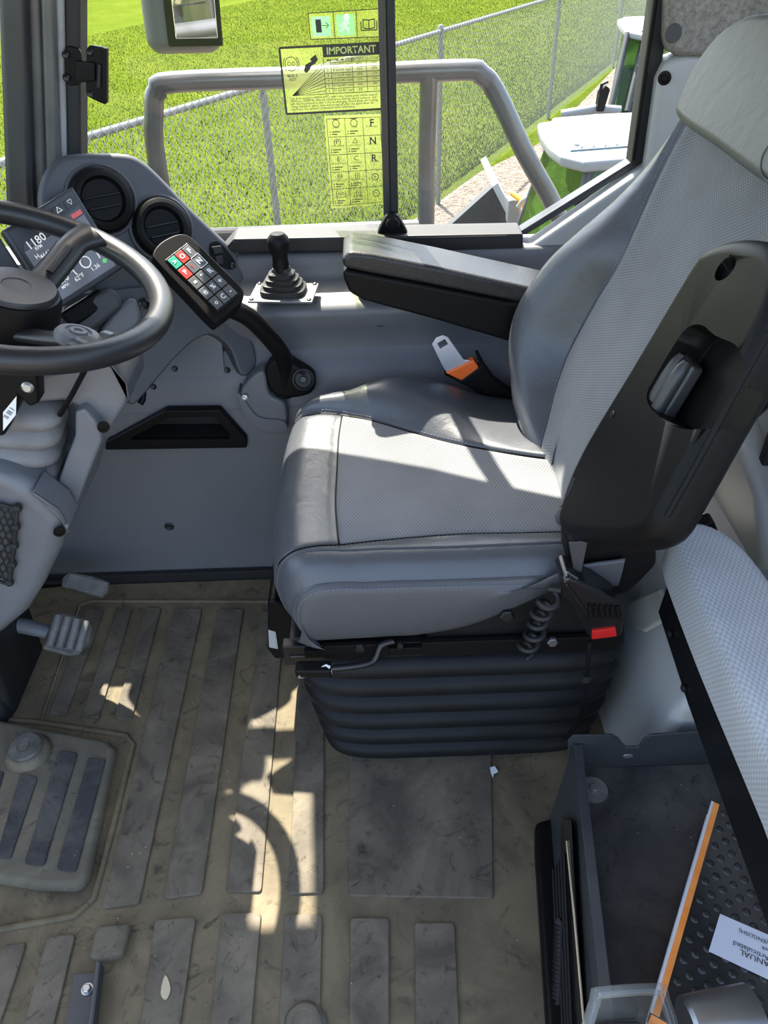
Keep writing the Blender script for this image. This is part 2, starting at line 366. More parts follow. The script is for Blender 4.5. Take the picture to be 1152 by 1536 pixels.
def grassmat():
    m, nt, b, N, L = nmat('grass'); b.inputs['Roughness'].default_value = .9; b.inputs['Specular IOR Level'].default_value = .0
    tc = N('ShaderNodeTexCoord'); n1 = N('ShaderNodeTexNoise'); n1.inputs['Scale'].default_value = .8; n1.inputs['Detail'].default_value = 8; n1.inputs['Roughness'].default_value = .75
    n2 = N('ShaderNodeTexNoise'); n2.inputs['Scale'].default_value = 14; n2.inputs['Detail'].default_value = 6; n2.inputs['Roughness'].default_value = .8
    r1 = N('ShaderNodeValToRGB'); e = r1.color_ramp.elements; e[0].position = .3; e[1].position = .72; e[0].color = (.056, .088, .010, 1); e[1].color = (.104, .130, .019, 1)
    r2 = N('ShaderNodeValToRGB'); e = r2.color_ramp.elements; e[0].position = .32; e[1].position = .68; e[0].color = (.55, .55, .5, 1); e[1].color = (1.25, 1.25, 1.1, 1)
    mx = N('ShaderNodeMix'); mx.data_type = 'RGBA'; mx.blend_type = 'MULTIPLY'; mx.inputs[0].default_value = 1
    for n in (n1, n2): L(tc.outputs['Object'], n.inputs['Vector'])
    L(n1.outputs[0], r1.inputs[0]); L(n2.outputs[0], r2.inputs[0]); L(r1.outputs[0], mx.inputs[6]); L(r2.outputs[0], mx.inputs[7]); L(mx.outputs[2], b.inputs['Base Color'])
    bp = N('ShaderNodeBump'); bp.inputs['Strength'].default_value = .8; bp.inputs['Distance'].default_value = .04; L(n2.outputs[0], bp.inputs['Height']); L(bp.outputs[0], b.inputs['Normal'])
grassmat()
def gravelmat():
    m, nt, b, N, L = nmat('gravel'); b.inputs['Roughness'].default_value = .9
    tc = N('ShaderNodeTexCoord'); v = N('ShaderNodeTexVoronoi'); v.inputs['Scale'].default_value = 22; L(tc.outputs['Object'], v.inputs['Vector'])
    r = N('ShaderNodeValToRGB'); e = r.color_ramp.elements; e[0].color = (.07, .05, .035, 1); e[1].color = (.22, .175, .135, 1); L(v.outputs['Color'], r.inputs[0]); L(r.outputs[0], b.inputs['Base Color'])
    bp = N('ShaderNodeBump'); bp.inputs['Strength'].default_value = .9; bp.inputs['Distance'].default_value = .03; L(v.outputs['Distance'], bp.inputs['Height']); L(bp.outputs[0], b.inputs['Normal'])
gravelmat()
# ================================================================== outside
GZ = -2.0
FB = Vector((.851, 10.398, GZ)); FD = Vector((2.302, 4.54, 0))
def fpt(t, z): p = FB+FD*t; return Vector((p.x, p.y, z))
def ftop(t): return -.05-.13*t
fn = Vector((FD.y, -FD.x, 0)).normalized()          # towards the gravel side
lawn = g = raw('ground_lawn', [(-150, -150, GZ), (150, -150, GZ), (150, 200, GZ), (-150, 200, GZ)], [(0, 1, 2, 3)], 'grass', None, 0); tag(g, kind='structure')
gp = [fpt(-6, GZ+.012)+fn*.35, fpt(-.6, GZ+.012)+fn*.3, Zp(598, 346, GZ+.012), Zp(650, 308, GZ+.012), Zp(720, 258, GZ+.012), Zp(815, 212, GZ+.012), fpt(7, GZ+.012)-fn*1.2]
g = raw('ground_gravel', gp+[gp[-1]+fn*60, gp[0]+fn*60], [tuple(range(9))], 'gravel', None, 0); tag(g, kind='structure')
# grass blades beyond the fence
n = 220000
tt = rng.uniform(-2.2, 4.5, n); off = rng.uniform(0, 1, n)**1.6*16-.3; off = np.where(tt > -.25, off+np.clip((tt+.25)*6, 0, .45), off)
base = np.array([FB.x, FB.y, GZ])+tt[:, None]*np.array([FD.x, FD.y, 0])-off[:, None]*np.array([fn.x, fn.y, 0])
ang = rng.uniform(0, 2*np.pi, n); hgt = rng.uniform(.02, .05, n); wd = rng.uniform(.004, .009, n)
dx = np.stack([np.cos(ang)*wd, np.sin(ang)*wd, np.zeros(n)], 1); ln = np.stack([rng.normal(0, .02, n), rng.normal(0, .02, n), hgt], 1)
V = np.stack([base-dx, base+dx, base+ln], 1).reshape(-1, 3)
me = bpy.data.meshes.new('lawn_grass'); me.from_pydata(V.tolist(), [], np.arange(3*n).reshape(-1, 3).tolist())
o = finish('grass_blades', me, 'grass', lawn, 0); tag(o, 'short bright green lawn grass growing beyond the chain link fence', kind='stuff')
# chain link fence
fe = thing('chain_link_fence', 'galvanised chain link fence with round posts between lawn and gravel', 'fence', fpt(0, GZ))
for t in (-1.75, -.745, 0, 1, 2.0, 3.0):
    tube('post', [fpt(t, GZ-.05), fpt(t, ftop(t)+.02)], .03, 'galv', fe, 10)
    lathe('post_cap', [(.034, 0), (.034, .03), (.02, .05), (0, .055)], 'galv', fe, fpt(t, ftop(t)+.015), seg=12)
tube('top_rail', [fpt(-2.2, ftop(-2.2)), fpt(3.4, ftop(3.4))], .024, 'galv', fe, 8)
V = []; Fc = []
Lf = FD.length; t0, t1 = -2.2, 3.2; hh = 1.98; pitch = .085
def wire(p, q):
    v, f_ = tube_geo([p, q], .0030, 3, cap=False); o_ = len(V); V.extend(v); Fc.extend([tuple(i+o_ for i in k) for k in f_])
s = t0*Lf-hh
while s < t1*Lf:
    for sg in (1, -1):
        s0, s1 = (s, s+hh) if sg == 1 else (s+hh, s)
        za, zb = GZ+.03, None
        lo, hi = 0, 1
        A_ = fpt(s0/Lf, GZ+.03); B_ = fpt(s1/Lf, ftop(s1/Lf)+.045)
        wire(A_+fn*.03*(sg*.05+1), B_+fn*.03*(sg*.05+1))
    s += pitch
o = raw('wire_mesh', V, Fc, 'wire', fe, 0); tag(o, kind='stuff')
# guard rail of the truck outside the window
gr = thing('guard_rail', 'grey steel tube guard rail outside the side window', 'railing', (-.4, 1.9, .3))
YR = 1.9
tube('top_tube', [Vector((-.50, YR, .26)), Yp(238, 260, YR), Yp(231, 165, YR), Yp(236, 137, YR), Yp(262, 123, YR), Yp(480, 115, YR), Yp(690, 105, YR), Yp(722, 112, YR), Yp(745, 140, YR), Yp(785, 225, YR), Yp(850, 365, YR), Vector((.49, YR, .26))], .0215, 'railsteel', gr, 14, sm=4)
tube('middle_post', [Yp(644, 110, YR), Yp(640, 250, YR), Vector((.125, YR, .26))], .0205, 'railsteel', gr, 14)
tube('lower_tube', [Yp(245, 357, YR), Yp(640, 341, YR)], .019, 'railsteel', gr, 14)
dk = box('deck_outside', (-.1, 1.83, .22), (2.2, .5, .08), 'pillar', None, .01); dk['kind'] = 'structure'
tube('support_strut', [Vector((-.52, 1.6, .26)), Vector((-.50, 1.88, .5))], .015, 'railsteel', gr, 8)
# side mirror of the truck
mr = thing('side_mirror', 'black side mirror housing hanging outside above the guard rail', 'mirror', (-.45, 2.25, 1.0))
mt = frame(Yp(268, -30, 2.25), (1, .35, 0), (.06, .0, 1))
bm = bmesh.new(); bx(bm, (0, .02, 0), (.185, .085, .31), .035, 5, mt); from_bm('housing', bm, 'mirrorhouse', mr)
bm = bmesh.new(); bx(bm, (.022, -.024, 0), (.135, .012, .27), .02, 4, mt); from_bm('bezel', bm, 'black', mr)
bm = bmesh.new(); bx(bm, (.024, -.031, 0), (.105, .006, .235), .0028, 2, mt); from_bm('reflector', bm, 'mirrorglass', mr)
# two green glazed machines on the gravel
def machine(name, label, roofpx, zr, sc, glasspx, mirror_at):
    c = sum((Zp(x, y, zr) for x, y in roofpx), Vector())/len(roofpx)
    t = thing(name, label, 'loader', (c.x, c.y, GZ), 'machines parked beside the fence')
    rp = [Zp(x, y, zr) for x, y in roofpx]
    prism('roof', rp, (0, 0, -.07), 'machinegrey', t, .02, 3)
    gp = [Zp(x, y, zr+.012) for x, y in glasspx]
    rg = prism('roof_window', gp, (0, 0, -.014), 'roofglass', t, .004, 2)
    for k in range(4):
        p = quad(gp, (.13, .87, .87, .13)[k], (.2, .2, .85, .85)[k]); lathe('bolt', [(.022, 0), (.022, .012), (.012, .022), (0, .022)], 'zinc', rg, p, seg=8)
    for k in range(1, 6): a = quad(gp, k/6, .04); b2 = quad(gp, k/6, .96); tube('grid_line', [a, b2], .011, 'machinewhite', rg, 4)
    for k in range(1, 4): a = quad(gp, .04, k/4); b2 = quad(gp, .96, k/4); tube('grid_line', [a, b2], .011, 'machinewhite', rg, 4)
    return t, rp, c
t1_, rp, c = machine('compact_loader', 'compact loader with pale grey roof hatch and green glazed cab by the bucket', [(806, 184), (812, 203), (823, 219), (842, 233), (879, 242), (990, 233), (1010, 165), (900, 170), (828, 176), (826, 181)], -.05, 1, [(833, 187), (927, 182), (962, 217), (856, 225)], None)
X0, X1 = rp[0].x+.06, rp[0].x+1.25; Y0, Y1 = rp[4].y-.02, rp[0].y-.05
prism('cab_glass', [(X0+.02, Y1, -.11), (X0+.10, Y0+.1, -.11), (X0-.12, Y0-.25, -1.25), (X0-.3, Y1-.05, -1.25)], (.02, .0, 0), 'greenglass', t1_, .004, 1)
prism('front_glass', [(X0+.10, Y0+.1, -.11), (X1, Y0+.1, -.11), (X1, Y0-.25, -1.25), (X0-.12, Y0-.25, -1.25)], (0, .02, 0), 'greenglass', t1_, .004, 1)
for p, q in (((X0+.06, Y1, -.1), (X0-.3, Y1-.05, -1.25)), ((X0+.10, Y0+.1, -.1), (X0-.12, Y0-.25, -1.25)), ((X1, Y0+.1, -.1), (X1, Y0-.25, -1.25))):
    tube('cab_pillar', [p, q], .03, 'bucket', t1_, 8)
box('body', ((X0+X1)/2-.1, (Y0+Y1)/2-.05, -1.6), (X1-X0+.25, 1.3, .72), 'bucket', t1_, .05)
box('seat', ((X0+X1)/2, (Y0+Y1)/2, -1.0), (.5, .5, .55), 'bucket', t1_, .06)
tube('headlight_stalk', [(X0+.14, Y0+.08, -.2), (X0+.02, Y0-.03, -.26), (X0+.06, Y0-.04, -.36)], .02, 'black', t1_, 8, sm=3)
box('mirror', (X0+.05, Y0-.06, -.3), (.08, .03, .16), 'black', t1_, .012)
for s_ in (0, 1):
    for k in (0, 1):
        lathe('wheel', [(.12, -.11), (.36, -.12), (.40, -.07), (.40, .07), (.36, .12), (.12, .11)], 'rubberblack', t1_, (X0+.0+s_*(X1-X0), Y0-.1+k*.95, GZ+.40), (1, 0, 0), (0, 1, 0), 20)
# loader bucket standing on the gravel
bk = thing('loader_bucket', 'dark grey loader bucket with a worn light edge standing on gravel', 'bucket', Zp(730, 352, GZ))
A0, A1, A2 = Yp(655, 356, 7.3), Yp(746, 274, 7.3), Yp(790, 352, 7.3)
prism('side_plate', [A0, A1, A2, lerp(A0, A2, .5)+Vector((0, 0, -.25))], (.0, .12, 0), 'bucket', bk, .01, 2)
prism('back_plate', [Yp(738, 280, 7.28), Yp(747, 274, 7.28), Yp(783, 345, 7.28), Yp(774, 350, 7.28)], (0, .9, 0), 'machinewhite', bk, .008, 2)
box('hinge_bracket', Yp(770, 315, 7.15), (.12, .14, .22), 'machinegrey', bk, .02)
tube('hydraulic_hose', [Yp(768, 290, 7.1), Yp(785, 305, 7.0), Yp(792, 335, 7.05)], .025, 'machineyellow', bk, 8, sm=4)
tube('hose', [Yp(777, 310, 6.95), Yp(790, 297, 6.9), Yp(800, 320, 6.95)], .02, 'zinc', bk, 8, sm=4)
bx0 = A0
box('bucket_floor', (A0.x+.45, 7.75, GZ+.12), (1.2, .9, .24), 'bucket', bk, .03)
box('riser', (A0.x+.75, 7.7, (GZ+A2.z)/2+.05), (.5, .6, A2.z-GZ), 'bucket', bk, .03)
# second machine farther along the fence
t2_, rp2, c2 = machine('compact_loader', 'green glazed compact loader with white roof and raised arm at fence end', [(926, 29), (931, 38), (939, 46), (975, 53), (1050, 52), (1050, 20), (937, 25)], -.05, 1, [(946, 30), (1010, 22), (1020, 45), (962, 46)], None)
zr = -.12
def q2(px, py, y): return Yp(px, py, y)
ya, yb = rp2[2].y, rp2[2].y-.9
ym = rp2[2].y
prism('windshield', [q2(940, 50, ym), q2(1010, 54, ym), q2(1000, 200, ym-.6), q2(905, 200, ym-.6)], (0, .03, 0), 'greenglass', t2_, .004, 1)
prism('side_glass', [q2(940, 50, ym), q2(934, 47, ym+.9), q2(905, 200, ym+.2), q2(905, 200, ym-.6)], (.02, 0, 0), 'greenglass', t2_, .004, 1)
for p, q in ((q2(942, 50, ym-.02), q2(906, 202, ym-.62)), (q2(966, 56, ym-.02), q2(940, 168, ym-.5)), (q2(1010, 54, ym), q2(1000, 202, ym-.62))):
    tube('cab_pillar', [p, q], .035, 'bucket', t2_, 8)
for k in range(5): tube('guard_bar', [q2(958-k*3, 82+k*17, ym-.2-k*.05), q2(985-k*3, 82+k*17, ym-.2-k*.05)], .012, 'galv', t2_, 6)
box('body', (q2(960, 235, ym).x+.3, ym+.1, -1.6), (1.9, 1.9, .75), 'bucket', t2_, .08)
tube('lift_arm', [q2(842, 172, ym-.5), q2(895, 163, ym-.6), q2(930, 166, ym-.6)], .05, 'machinegrey', t2_, 10)
prism('arm_bracket', [q2(895, 168, ym-.7), q2(900, 138, ym-.7), q2(909, 128, ym-.7), q2(916, 134, ym-.7), q2(906, 168, ym-.7)], (0, .12, 0), 'black', t2_, .015, 2)
tube('grab_handle', [q2(900, 140, ym-.72), q2(903, 126, ym-.72), q2(912, 122, ym-.72)], .018, 'black', t2_, 6)
box('cab_seat', q2(956, 135, ym+.25), (.4, .3, .5), 'bucket', t2_, .06)
for s_ in (-.55, .65):
    lathe('wheel', [(.15, -.13), (.38, -.14), (.42, -.08), (.42, .08), (.38, .14), (.15, .13)], 'rubberblack', t2_, (q2(960, 235, ym).x+.3+s_, ym-.85, GZ+.42), (0, 1, 0), (1, 0, 0), 20)

# ================================================================== cab shell
def st(o): o['kind'] = 'structure'; return o
XF, XR = -1.25, .74
st(box('floor', ((XF+XR)/2, .72, -.03), (XR-XF, 1.28, .05), 'blackmetal', None, .004))
st(box('ceiling', ((XF+XR)/2, .80, 1.735), (XR-XF+.1, 1.5, .05), 'headliner', None, .01))
# kick panel + console of the far side wall, one cross section swept along x
def sweep(name, sec, x0, x1, mat, parent=None, nn=2, back=1.53):
    ring = [(y, z) for y, z in sec]
    rings = [[Vector((x, y, z)) for y, z in ring]+[Vector((x, back, ring[-1][1])), Vector((x, back, ring[0][1]))] for x in np.linspace(x0, x1, nn)]
    return loft(name, rings, mat, parent, True, 30)
def cs(pts, n=5): return [tuple(p) for p in cr1(np.array(pts, float), n)]
kick = cs([(1.322, 0), (1.326, .14), (1.332, .30), (1.338, .42), (1.352, .50), (1.385, .55)])
wr = st(sweep('wall_right', kick, XF, XR, 'slate'))
con_sec = cs([(1.376, .40), (1.380, .50), (1.384, .565), (1.366, .612), (1.362, .632), (1.374, .645), (1.40, .652), (1.435, .664), (1.4455, .672), (1.449, .682), (1.452, .698), (1.459, .709), (1.475, .712)])
con = wr
sweep('upper_kick_panel', cs([(1.345, .46), (1.36, .52), (1.385, .58), (1.405, .66), (1.43, .72)]), -.98, -.305, 'slate', wr)
# flare of the console towards the dash
rings = []
for x, dy in ((-.315, .035), (-.30, .012), (-.27, 0), (-.1, 0), (.1, 0), (.30, .0), (.60, 0)):
    rings.append([Vector((x, y+(dy if z < .66 else 0), z)) for y, z in con_sec]+[Vector((x, 1.52, .712)), Vector((x, 1.52, .40))])
loft('console_body', rings, 'slate', con, True, 30)
# cup holder in the console
cpos = Vector((Yp(569, 457, 1.388).x, 1.392, .6515))
tube('cup_holder_rim', [cpos+Vector((.036*math.cos(t), .0225*math.sin(t), .001)) for t in np.linspace(0, 2*math.pi, 41)[:-1]], .004, 'slate', con, 8, True)
loft('cup_holder_well', [[cpos+Vector((.0322*k*math.cos(t), .0322*.62*k*math.sin(t), h)) for t in np.linspace(0, 2*math.pi, 33)[:-1]] for k, h in ((1, .001), (.98, -.052), (.02, -.053))], 'slate', con, False, 40)
# storage pocket recessed in the kick panel
pk = thing('storage_pocket', 'black recessed door pocket in the slate kick panel', 'pocket', (-.42, 1.33, .36))
yk = 1.330
outer = [Yp(159, 672, yk), Yp(160, 660, yk), Yp(250, 612, yk), Yp(330, 611, yk), Yp(371, 655, yk), Yp(371, 669, yk)]
inner = [Yp(198, 656, yk), Yp(200, 652, yk), Yp(255, 623, yk), Yp(322, 622, yk), Yp(347, 648, yk), Yp(344, 655, yk)]
POCKET = (outer, inner, pk)
pl = lathe('panel_plug', [(.0105, 0), (.011, .002), (.008, .004), (.004, .003), (0, .001)], 'rubberblack', None, Yp(254, 789, 1.3275), (0, -1, 0), seg=20)
tag(pl, 'small black round plug in the slate kick panel below pocket', 'plug')
st(prism('baseboard_right', [(XF, 1.318, 0), (XF, 1.318, .030), (XR, 1.318, .030), (XR, 1.318, 0)], (0, -.012, 0), 'rubberblack', None, .002, 2))
# ---- window frame, sill, panes
tr = st(prism('trim_1', [Yp(330, 380, 1.457), Yp(350, 358, 1.457), Yp(785, 350, 1.457), Yp(785, 376, 1.457)], (0, .065, 0), 'rubberblack', None, .005, 2))
st(prism('trim_2', [Yp(350, 362, 1.4565), Yp(350, 366, 1.4565), Yp(760, 357, 1.4565), Yp(760, 353, 1.4565)], (0, .02, 0), 'rubberblack', None, .001, 1))
# diagonal dark lower edge of the rear pane, and the black rear post
st(prism('trim_3', [Yp(772, 352, 1.485), Yp(790, 352, 1.485), Yp(962, 246, 1.485), Yp(966, 232, 1.485), Yp(954, 238, 1.485)], (0, .03, 0), 'pillar', None, .003, 2))
st(prism('trim_4', [Yp(946, 250, 1.478), Yp(972, 244, 1.478), Yp(1012, -30, 1.478), Yp(984, -30, 1.478)], (0, .04, 0), 'rubberblack', None, .004, 2))
tube('trim_5', [Yp(950, 240, 1.476), Yp(988, -30, 1.476)], .003, 'black', None, 8)['kind'] = 'structure'
# divider: rubber, glass edge, frame
dv = thing('window_6', None, None, (.04, 1.49, .75)); dv['kind'] = 'structure'
dtop = 1.6
def vbar(name, p0, p1, y, dep, mat, parent=None, b=.002):
    """vertical bar between picture columns p0..p1 (x at row 160)"""
    a, c = Yp(p0, 160, y), Yp(p1, 160, y)
    return box(name, ((a.x+c.x)/2, y+dep/2, 1.17), (abs(c.x-a.x), dep, .86), mat, parent, b, 2)
vbar('rubber_seal', 583, 595, 1.488, .03, 'rubberblack', dv); vbar('frame_bar', 571, 583, 1.494, .02, 'pillar', dv); vbar('glass_edge', 578, 581, 1.490, .006, 'glass2', dv, .001)
# panes
YG = 1.515
w1 = raw('window_1', [(-.56, YG, .712), (.04, YG, .712), (.04, YG, 1.62), (-.48, YG, 1.62)], [(0, 1, 2, 3)], 'glass', None, 0); st(w1)
pz = [Vector((.04, YG-.008, .715)), Yp(785, 352, YG-.008), Yp(985, 232, YG-.008), Vector((.60, YG-.008, 1.62)), Vector((.04, YG-.008, 1.62))]
w2 = raw('window_2', pz, [(0, 1, 2, 3, 4)], 'glass', None, 0); st(w2)
# added sun blocker over the window, out of view, outline shaped for the shadow edges
hp = [(-.445, 1.755), (-.366, 1.215), (-.285, 1.262), (-.221, 1.293), (-.076, 1.387), (.09, 1.537), (.115, 1.50), (.125, 1.20), (.50, 1.20), (.80, 1.25), (.80, 1.755)]
st(prism('sun_blocker_1', [Vector((x, 1.54, z)) for x, z in hp], (0, .03, 0), 'pillar', None, .006, 2))
st(box('sun_blocker_2', (-.45, 1.55, 1.168), (.18, .02, .085), 'pillar', None, .004)); st(box('sun_blocker_3', (-1.03, 1.51, 1.18), (.38, .03, 1.30), 'pillar', None, .006)); st(box('sun_blocker_4', (-.80, 1.51, .92), (.12, .03, .72), 'pillar', None, .006)); st(box('sun_blocker_5', (-.63, 1.50, 1.50), (.21, .05, .70), 'pillar', None, .01))  # added out-of-view bar and panels that keep stray sun off the floor
# window latch at the foot of the divider
lt = thing('window_latch', 'black teardrop latch at the foot of the window divider', 'latch', Yp(590, 360, 1.47))
prism('latch_body', smooth_poly([Yp(577, 328, 1.47), Yp(589, 322, 1.47), Yp(600, 328, 1.47), Yp(612, 362, 1.47), Yp(566, 364, 1.47)], 5), (0, .022, 0), 'black', lt, .005, 3)
lathe('latch_button', [(.0135, 0), (.0135, .004), (.011, .007), (0, .0075)], 'black_gloss', lt, Yp(589, 335, 1.4705), (0, -1, 0), seg=24)
# ---- front corner pillar, as bars of different finish
pa = thing('pillar_front', None, None, (-.6, 1.5, .7)); pa['kind'] = 'structure'
def pbar(name, top, bot, y, dep, mat, b=.006):
    (l0, r0_), (l1, r1_) = top, bot
    return prism(name, [Yp(l0, -60, y), Yp(r0_, -60, y), Yp(r1_, 330, y), Yp(l1, 330, y)], (0, dep, 0), mat, pa, b, 3)
pbar('gloss_panel', (-8, 36), (8, 50), 1.44, .06, 'pillar', .012)
pbar('inner_strip', (36, 58), (50, 72), 1.46, .06, 'pillarbrown', .008)
pbar('brushed_strip', (57, 78), (70, 92), 1.45, .07, 'pillarbrown', .008)
pbar('grey_strip', (77, 94), (90, 101), 1.465, .06, 'pillargrey', .006)
pbar('rubber_strip', (94, 119), (100, 122), 1.47, .05, 'rubberblack', .006)
pbar('edge_strip', (116, 122), (119, 123), 1.48, .035, 'pillargrey', .002)
# hinge of the side window
hg = bpy.data.objects.new('hinge', None); put(hg, pa); tag(hg, 'black metal window hinge bolted to the front pillar')
yh = 1.462
prism('pillar_leaf', smooth_poly([Yp(97, 74, yh), Yp(112, 72, yh), Yp(121, 80, yh), Yp(124, 122, yh), Yp(112, 128, yh), Yp(99, 124, yh)], 3), (0, .01, 0), 'black', hg, .003, 2)
prism('hinge_arm', [Yp(112, 91, yh-.006), Yp(142, 94, yh-.012), Yp(142, 122, yh-.012), Yp(112, 126, yh-.006)], (0, .010, 0), 'black', hg, .003, 2)
prism('glass_leaf', [Yp(129, 74, yh-.004), Yp(134, 68, yh-.004), Yp(158, 72, yh-.004), Yp(159, 152, yh-.004), Yp(155, 157, yh-.004), Yp(132, 146, yh-.004), Yp(128, 138, yh-.004)], (0, .012, 0), 'black', hg, .003, 2)
prism('clamp_bar', [Yp(145, 95, yh-.008), Yp(152, 97, yh-.008), Yp(151, 134, yh-.008), Yp(144, 132, yh-.008)], (0, .012, 0), 'rubberblack', hg, .003, 2)
prism('leaf_edge', [Yp(154, 72, yh-.012), Yp(160, 73, yh-.012), Yp(160, 156, yh-.012), Yp(154, 157, yh-.012)], (0, .015, 0), 'black', hg, .002, 2)
for p in ((99, 82), (100, 116), (135, 78), (136, 140)):
    lathe('screw', [(.006, 0), (.006, .003), (.004, .005), (.002, .004), (0, .004)], 'blackmetal', hg, Yp(*p, yh-.002), (0, -1, 0), seg=12)
# ---- rear quarter: grey trim under the diagonal, pillar cover, felt
st(prism('trim_8', [Yp(738, 377, 1.462), Yp(786, 370, 1.462), Yp(800, 366, 1.462), Yp(978, 245, 1.462), Yp(1090, 210, 1.462), Yp(1090, 560, 1.462), Yp(700, 560, 1.462), Yp(700, 380, 1.462)], (0, .045, 0), 'greywall', None, .010, 4))
st(prism('trim_9', [Yp(988, 120, 1.452), Yp(1002, 90, 1.452), Yp(1030, 82, 1.452), Yp(1260, 60, 1.452), Yp(1260, 330, 1.452), Yp(960, 330, 1.452), Yp(968, 262, 1.452)], (0, .06, 0), 'greywall', None, .014, 4))
lathe('trim_screw', [(.011, 0), (.011, .002), (.006, .003), (.004, -.001), (0, -.001)], 'black', None, Yp(997, 117, 1.452), (-.5, -1, 0), seg=16)
tag(bpy.data.objects['trim_screw'], 'black screw on the grey rear pillar cover', 'screw')
st(prism('trim_10', [Yp(1006, -60, 1.44), Yp(1002, 60, 1.44), Yp(1006, 80, 1.44), Yp(1020, 86, 1.44), Yp(1105, 88, 1.44), Yp(1130, 70, 1.44), Yp(1260, 60, 1.44), Yp(1260, -60, 1.44)], (0, .06, 0), 'felt', None, .014, 4))
for p, lab in (((1010, 50), 'dark round clip in the grey felt lining beside the window post'), ((1116, 52), 'dark round clip in the grey felt lining just above the seat head pad')):
    o = lathe('felt_clip', [(.014, 0), (.013, .003), (0, .0035)], 'felthole', None, Yp(*p, 1.4395), (0, -1, 0), seg=16); tag(o, lab, 'clip', 'clips holding the felt lining')
# ---- rear wall with raised light panels and window
st(box('wall_rear', (.70, .80, .40), (.06, 1.4, .86), 'greyhouse', None, .01))
st(raw('window_3', [(.71, .15, .83), (.71, 1.44, .83), (.71, 1.44, 1.77), (.71, .15, 1.77)], [(0, 1, 2, 3)], 'glass', None, 0))
st(box('trim_11', (.70, .80, 1.81), (.06, 1.45, .10), 'headliner', None, .01)); st(box('trim_12', (.70, 1.42, 1.30), (.06, .06, 1.0), 'greywall', None, .01)); st(box('trim_13', (.70, .13, 1.30), (.06, .05, 1.0), 'greywall', None, .01))
st(prism('trim_14', [Xp(1020, 620, .62), Xp(1085, 600, .62), Xp(1135, 740, .62), Xp(1146, 850, .62), Xp(1120, 868, .62), Xp(1040, 830, .62), Xp(985, 700, .62)], (.06, 0, 0), 'greyhouse', None, .018, 5))
rb = st(prism('trim_15', [(.395, .70, 0), (.43, .70, .28), (.47, .70, .325), (.70, .70, .36), (.70, .70, 0)], (0, .62, 0), 'greyhouse', None, .02, 4))
o = prism('lower_hatch', [Xp(948, 905, .425), Xp(1000, 880, .425), Xp(1015, 925, .425), Xp(975, 948, .425), Xp(962, 942, .425)], (-.012, 0, 0), 'greyhouse', None, .008, 4); tag(o, 'pale grey rounded hatch on the low rear housing behind seat', 'hatch')
st(box('trim_16', Vector(Xp(1150, 700, .66)), (.03, .02, .55), 'rubberblack', None, .005))
# front (left) end: lower bulkhead, windscreen, near pillars, outside skin
st(box('wall_front', (-1.22, .75, .35), (.06, 1.2, .75), 'dash', None, .01))
st(raw('window_4', [(-1.2, .15, .73), (-1.2, 1.48, .73), (-1.2, 1.48, 1.85), (-1.2, .15, 1.85)], [(0, 1, 2, 3)], 'glass', None, 0))
st(raw('window_5', [(-.84, YG, .60), (-.68, YG, .60), (-.62, YG, 1.30), (-.80, YG, 1.83), (-.84, YG, 1.83)], [(0, 1, 2, 3, 4)], 'glass', None, 0))
st(box('pillar_near_front', (-1.2, .1, .93), (.08, .06, 1.755), 'pillar', None, .01)); st(box('pillar_near_rear', (.73, .09, .93), (.08, .05, 1.755), 'pillar', None, .01))
st(box('pillar_far_front', (-1.22, 1.51, .93), (.07, .05, 1.755), 'pillar', None, .01))
st(box('cab_skirt', ((XF+XR)/2, .82, -.35), (XR-XF, 1.36, .58), 'pillar', None, .03))
# ================================================================== floor mat
fm = thing('floor_mat', 'dusty black rubber floor mat with raised rectangular pads', 'floor mat', (-.3, .75, -.004))
prism('mat_base', [(-.98, .12, -.004), (.44, .12, -.004), (.44, 1.305, -.004), (-.98, 1.305, -.004)], (0, 0, .010), 'mat', fm, .002, 1)
ZM = .006
def rounded(P, r_=.007, n=4):
    out = []; L_ = len(P)
    for i in range(L_):
        p, a, b = P[i], P[i-1], P[(i+1) % L_]; a = p+(a-p).normalized()*r_; b = p+(b-p).normalized()*r_
        for k in range(n+1): t = k/n; out.append(a*(1-t)**2+p*2*t*(1-t)+b*t*t)
    return out
def pad(px, z, mat, parent, h=.0055, name='pad'):
    return prism(name, rounded([Zp(x, y, z-.002) for x, y in px]), (0, 0, h+.002), mat, parent, .0028, 2, ang=50)
A = [[(131, 916), (157, 916), (100, 1076), (75, 1074)], [(175, 915), (200, 915), (149, 1080), (124, 1078)], [(219, 914), (243, 914), (199, 1082), (172, 1080)]]
B = [[(261, 915), (304, 915), (210, 1358), (154, 1366)], [(326, 916), (366, 916), (304, 1343), (245, 1351)], [(392, 919), (428, 919), (393, 1341), (339, 1340)], [(455, 919), (487, 919), (486, 1342), (432, 1344)],
     [(72, 1408), (115, 1403), (78, 1560), (33, 1560)], [(6, 1420), (42, 1416), (-5, 1560), (-45, 1560)],
     [(234, 1382), (295, 1378), (268, 1565), (208, 1565)], [(334, 1371), (393, 1372), (376, 1565), (314, 1565)], [(428, 1374), (484, 1373), (480, 1565), (418, 1565)],
     [(526, 1379), (584, 1379), (584, 1565), (524, 1565)], [(622, 1386), (682, 1386), (690, 1565), (624, 1565)]]
for q in A+B: pad(q, ZM, 'matpad', fm)
pad([(526, 1010), (735, 1005), (740, 1350), (523, 1346)], ZM, 'matpad', fm, .0045)
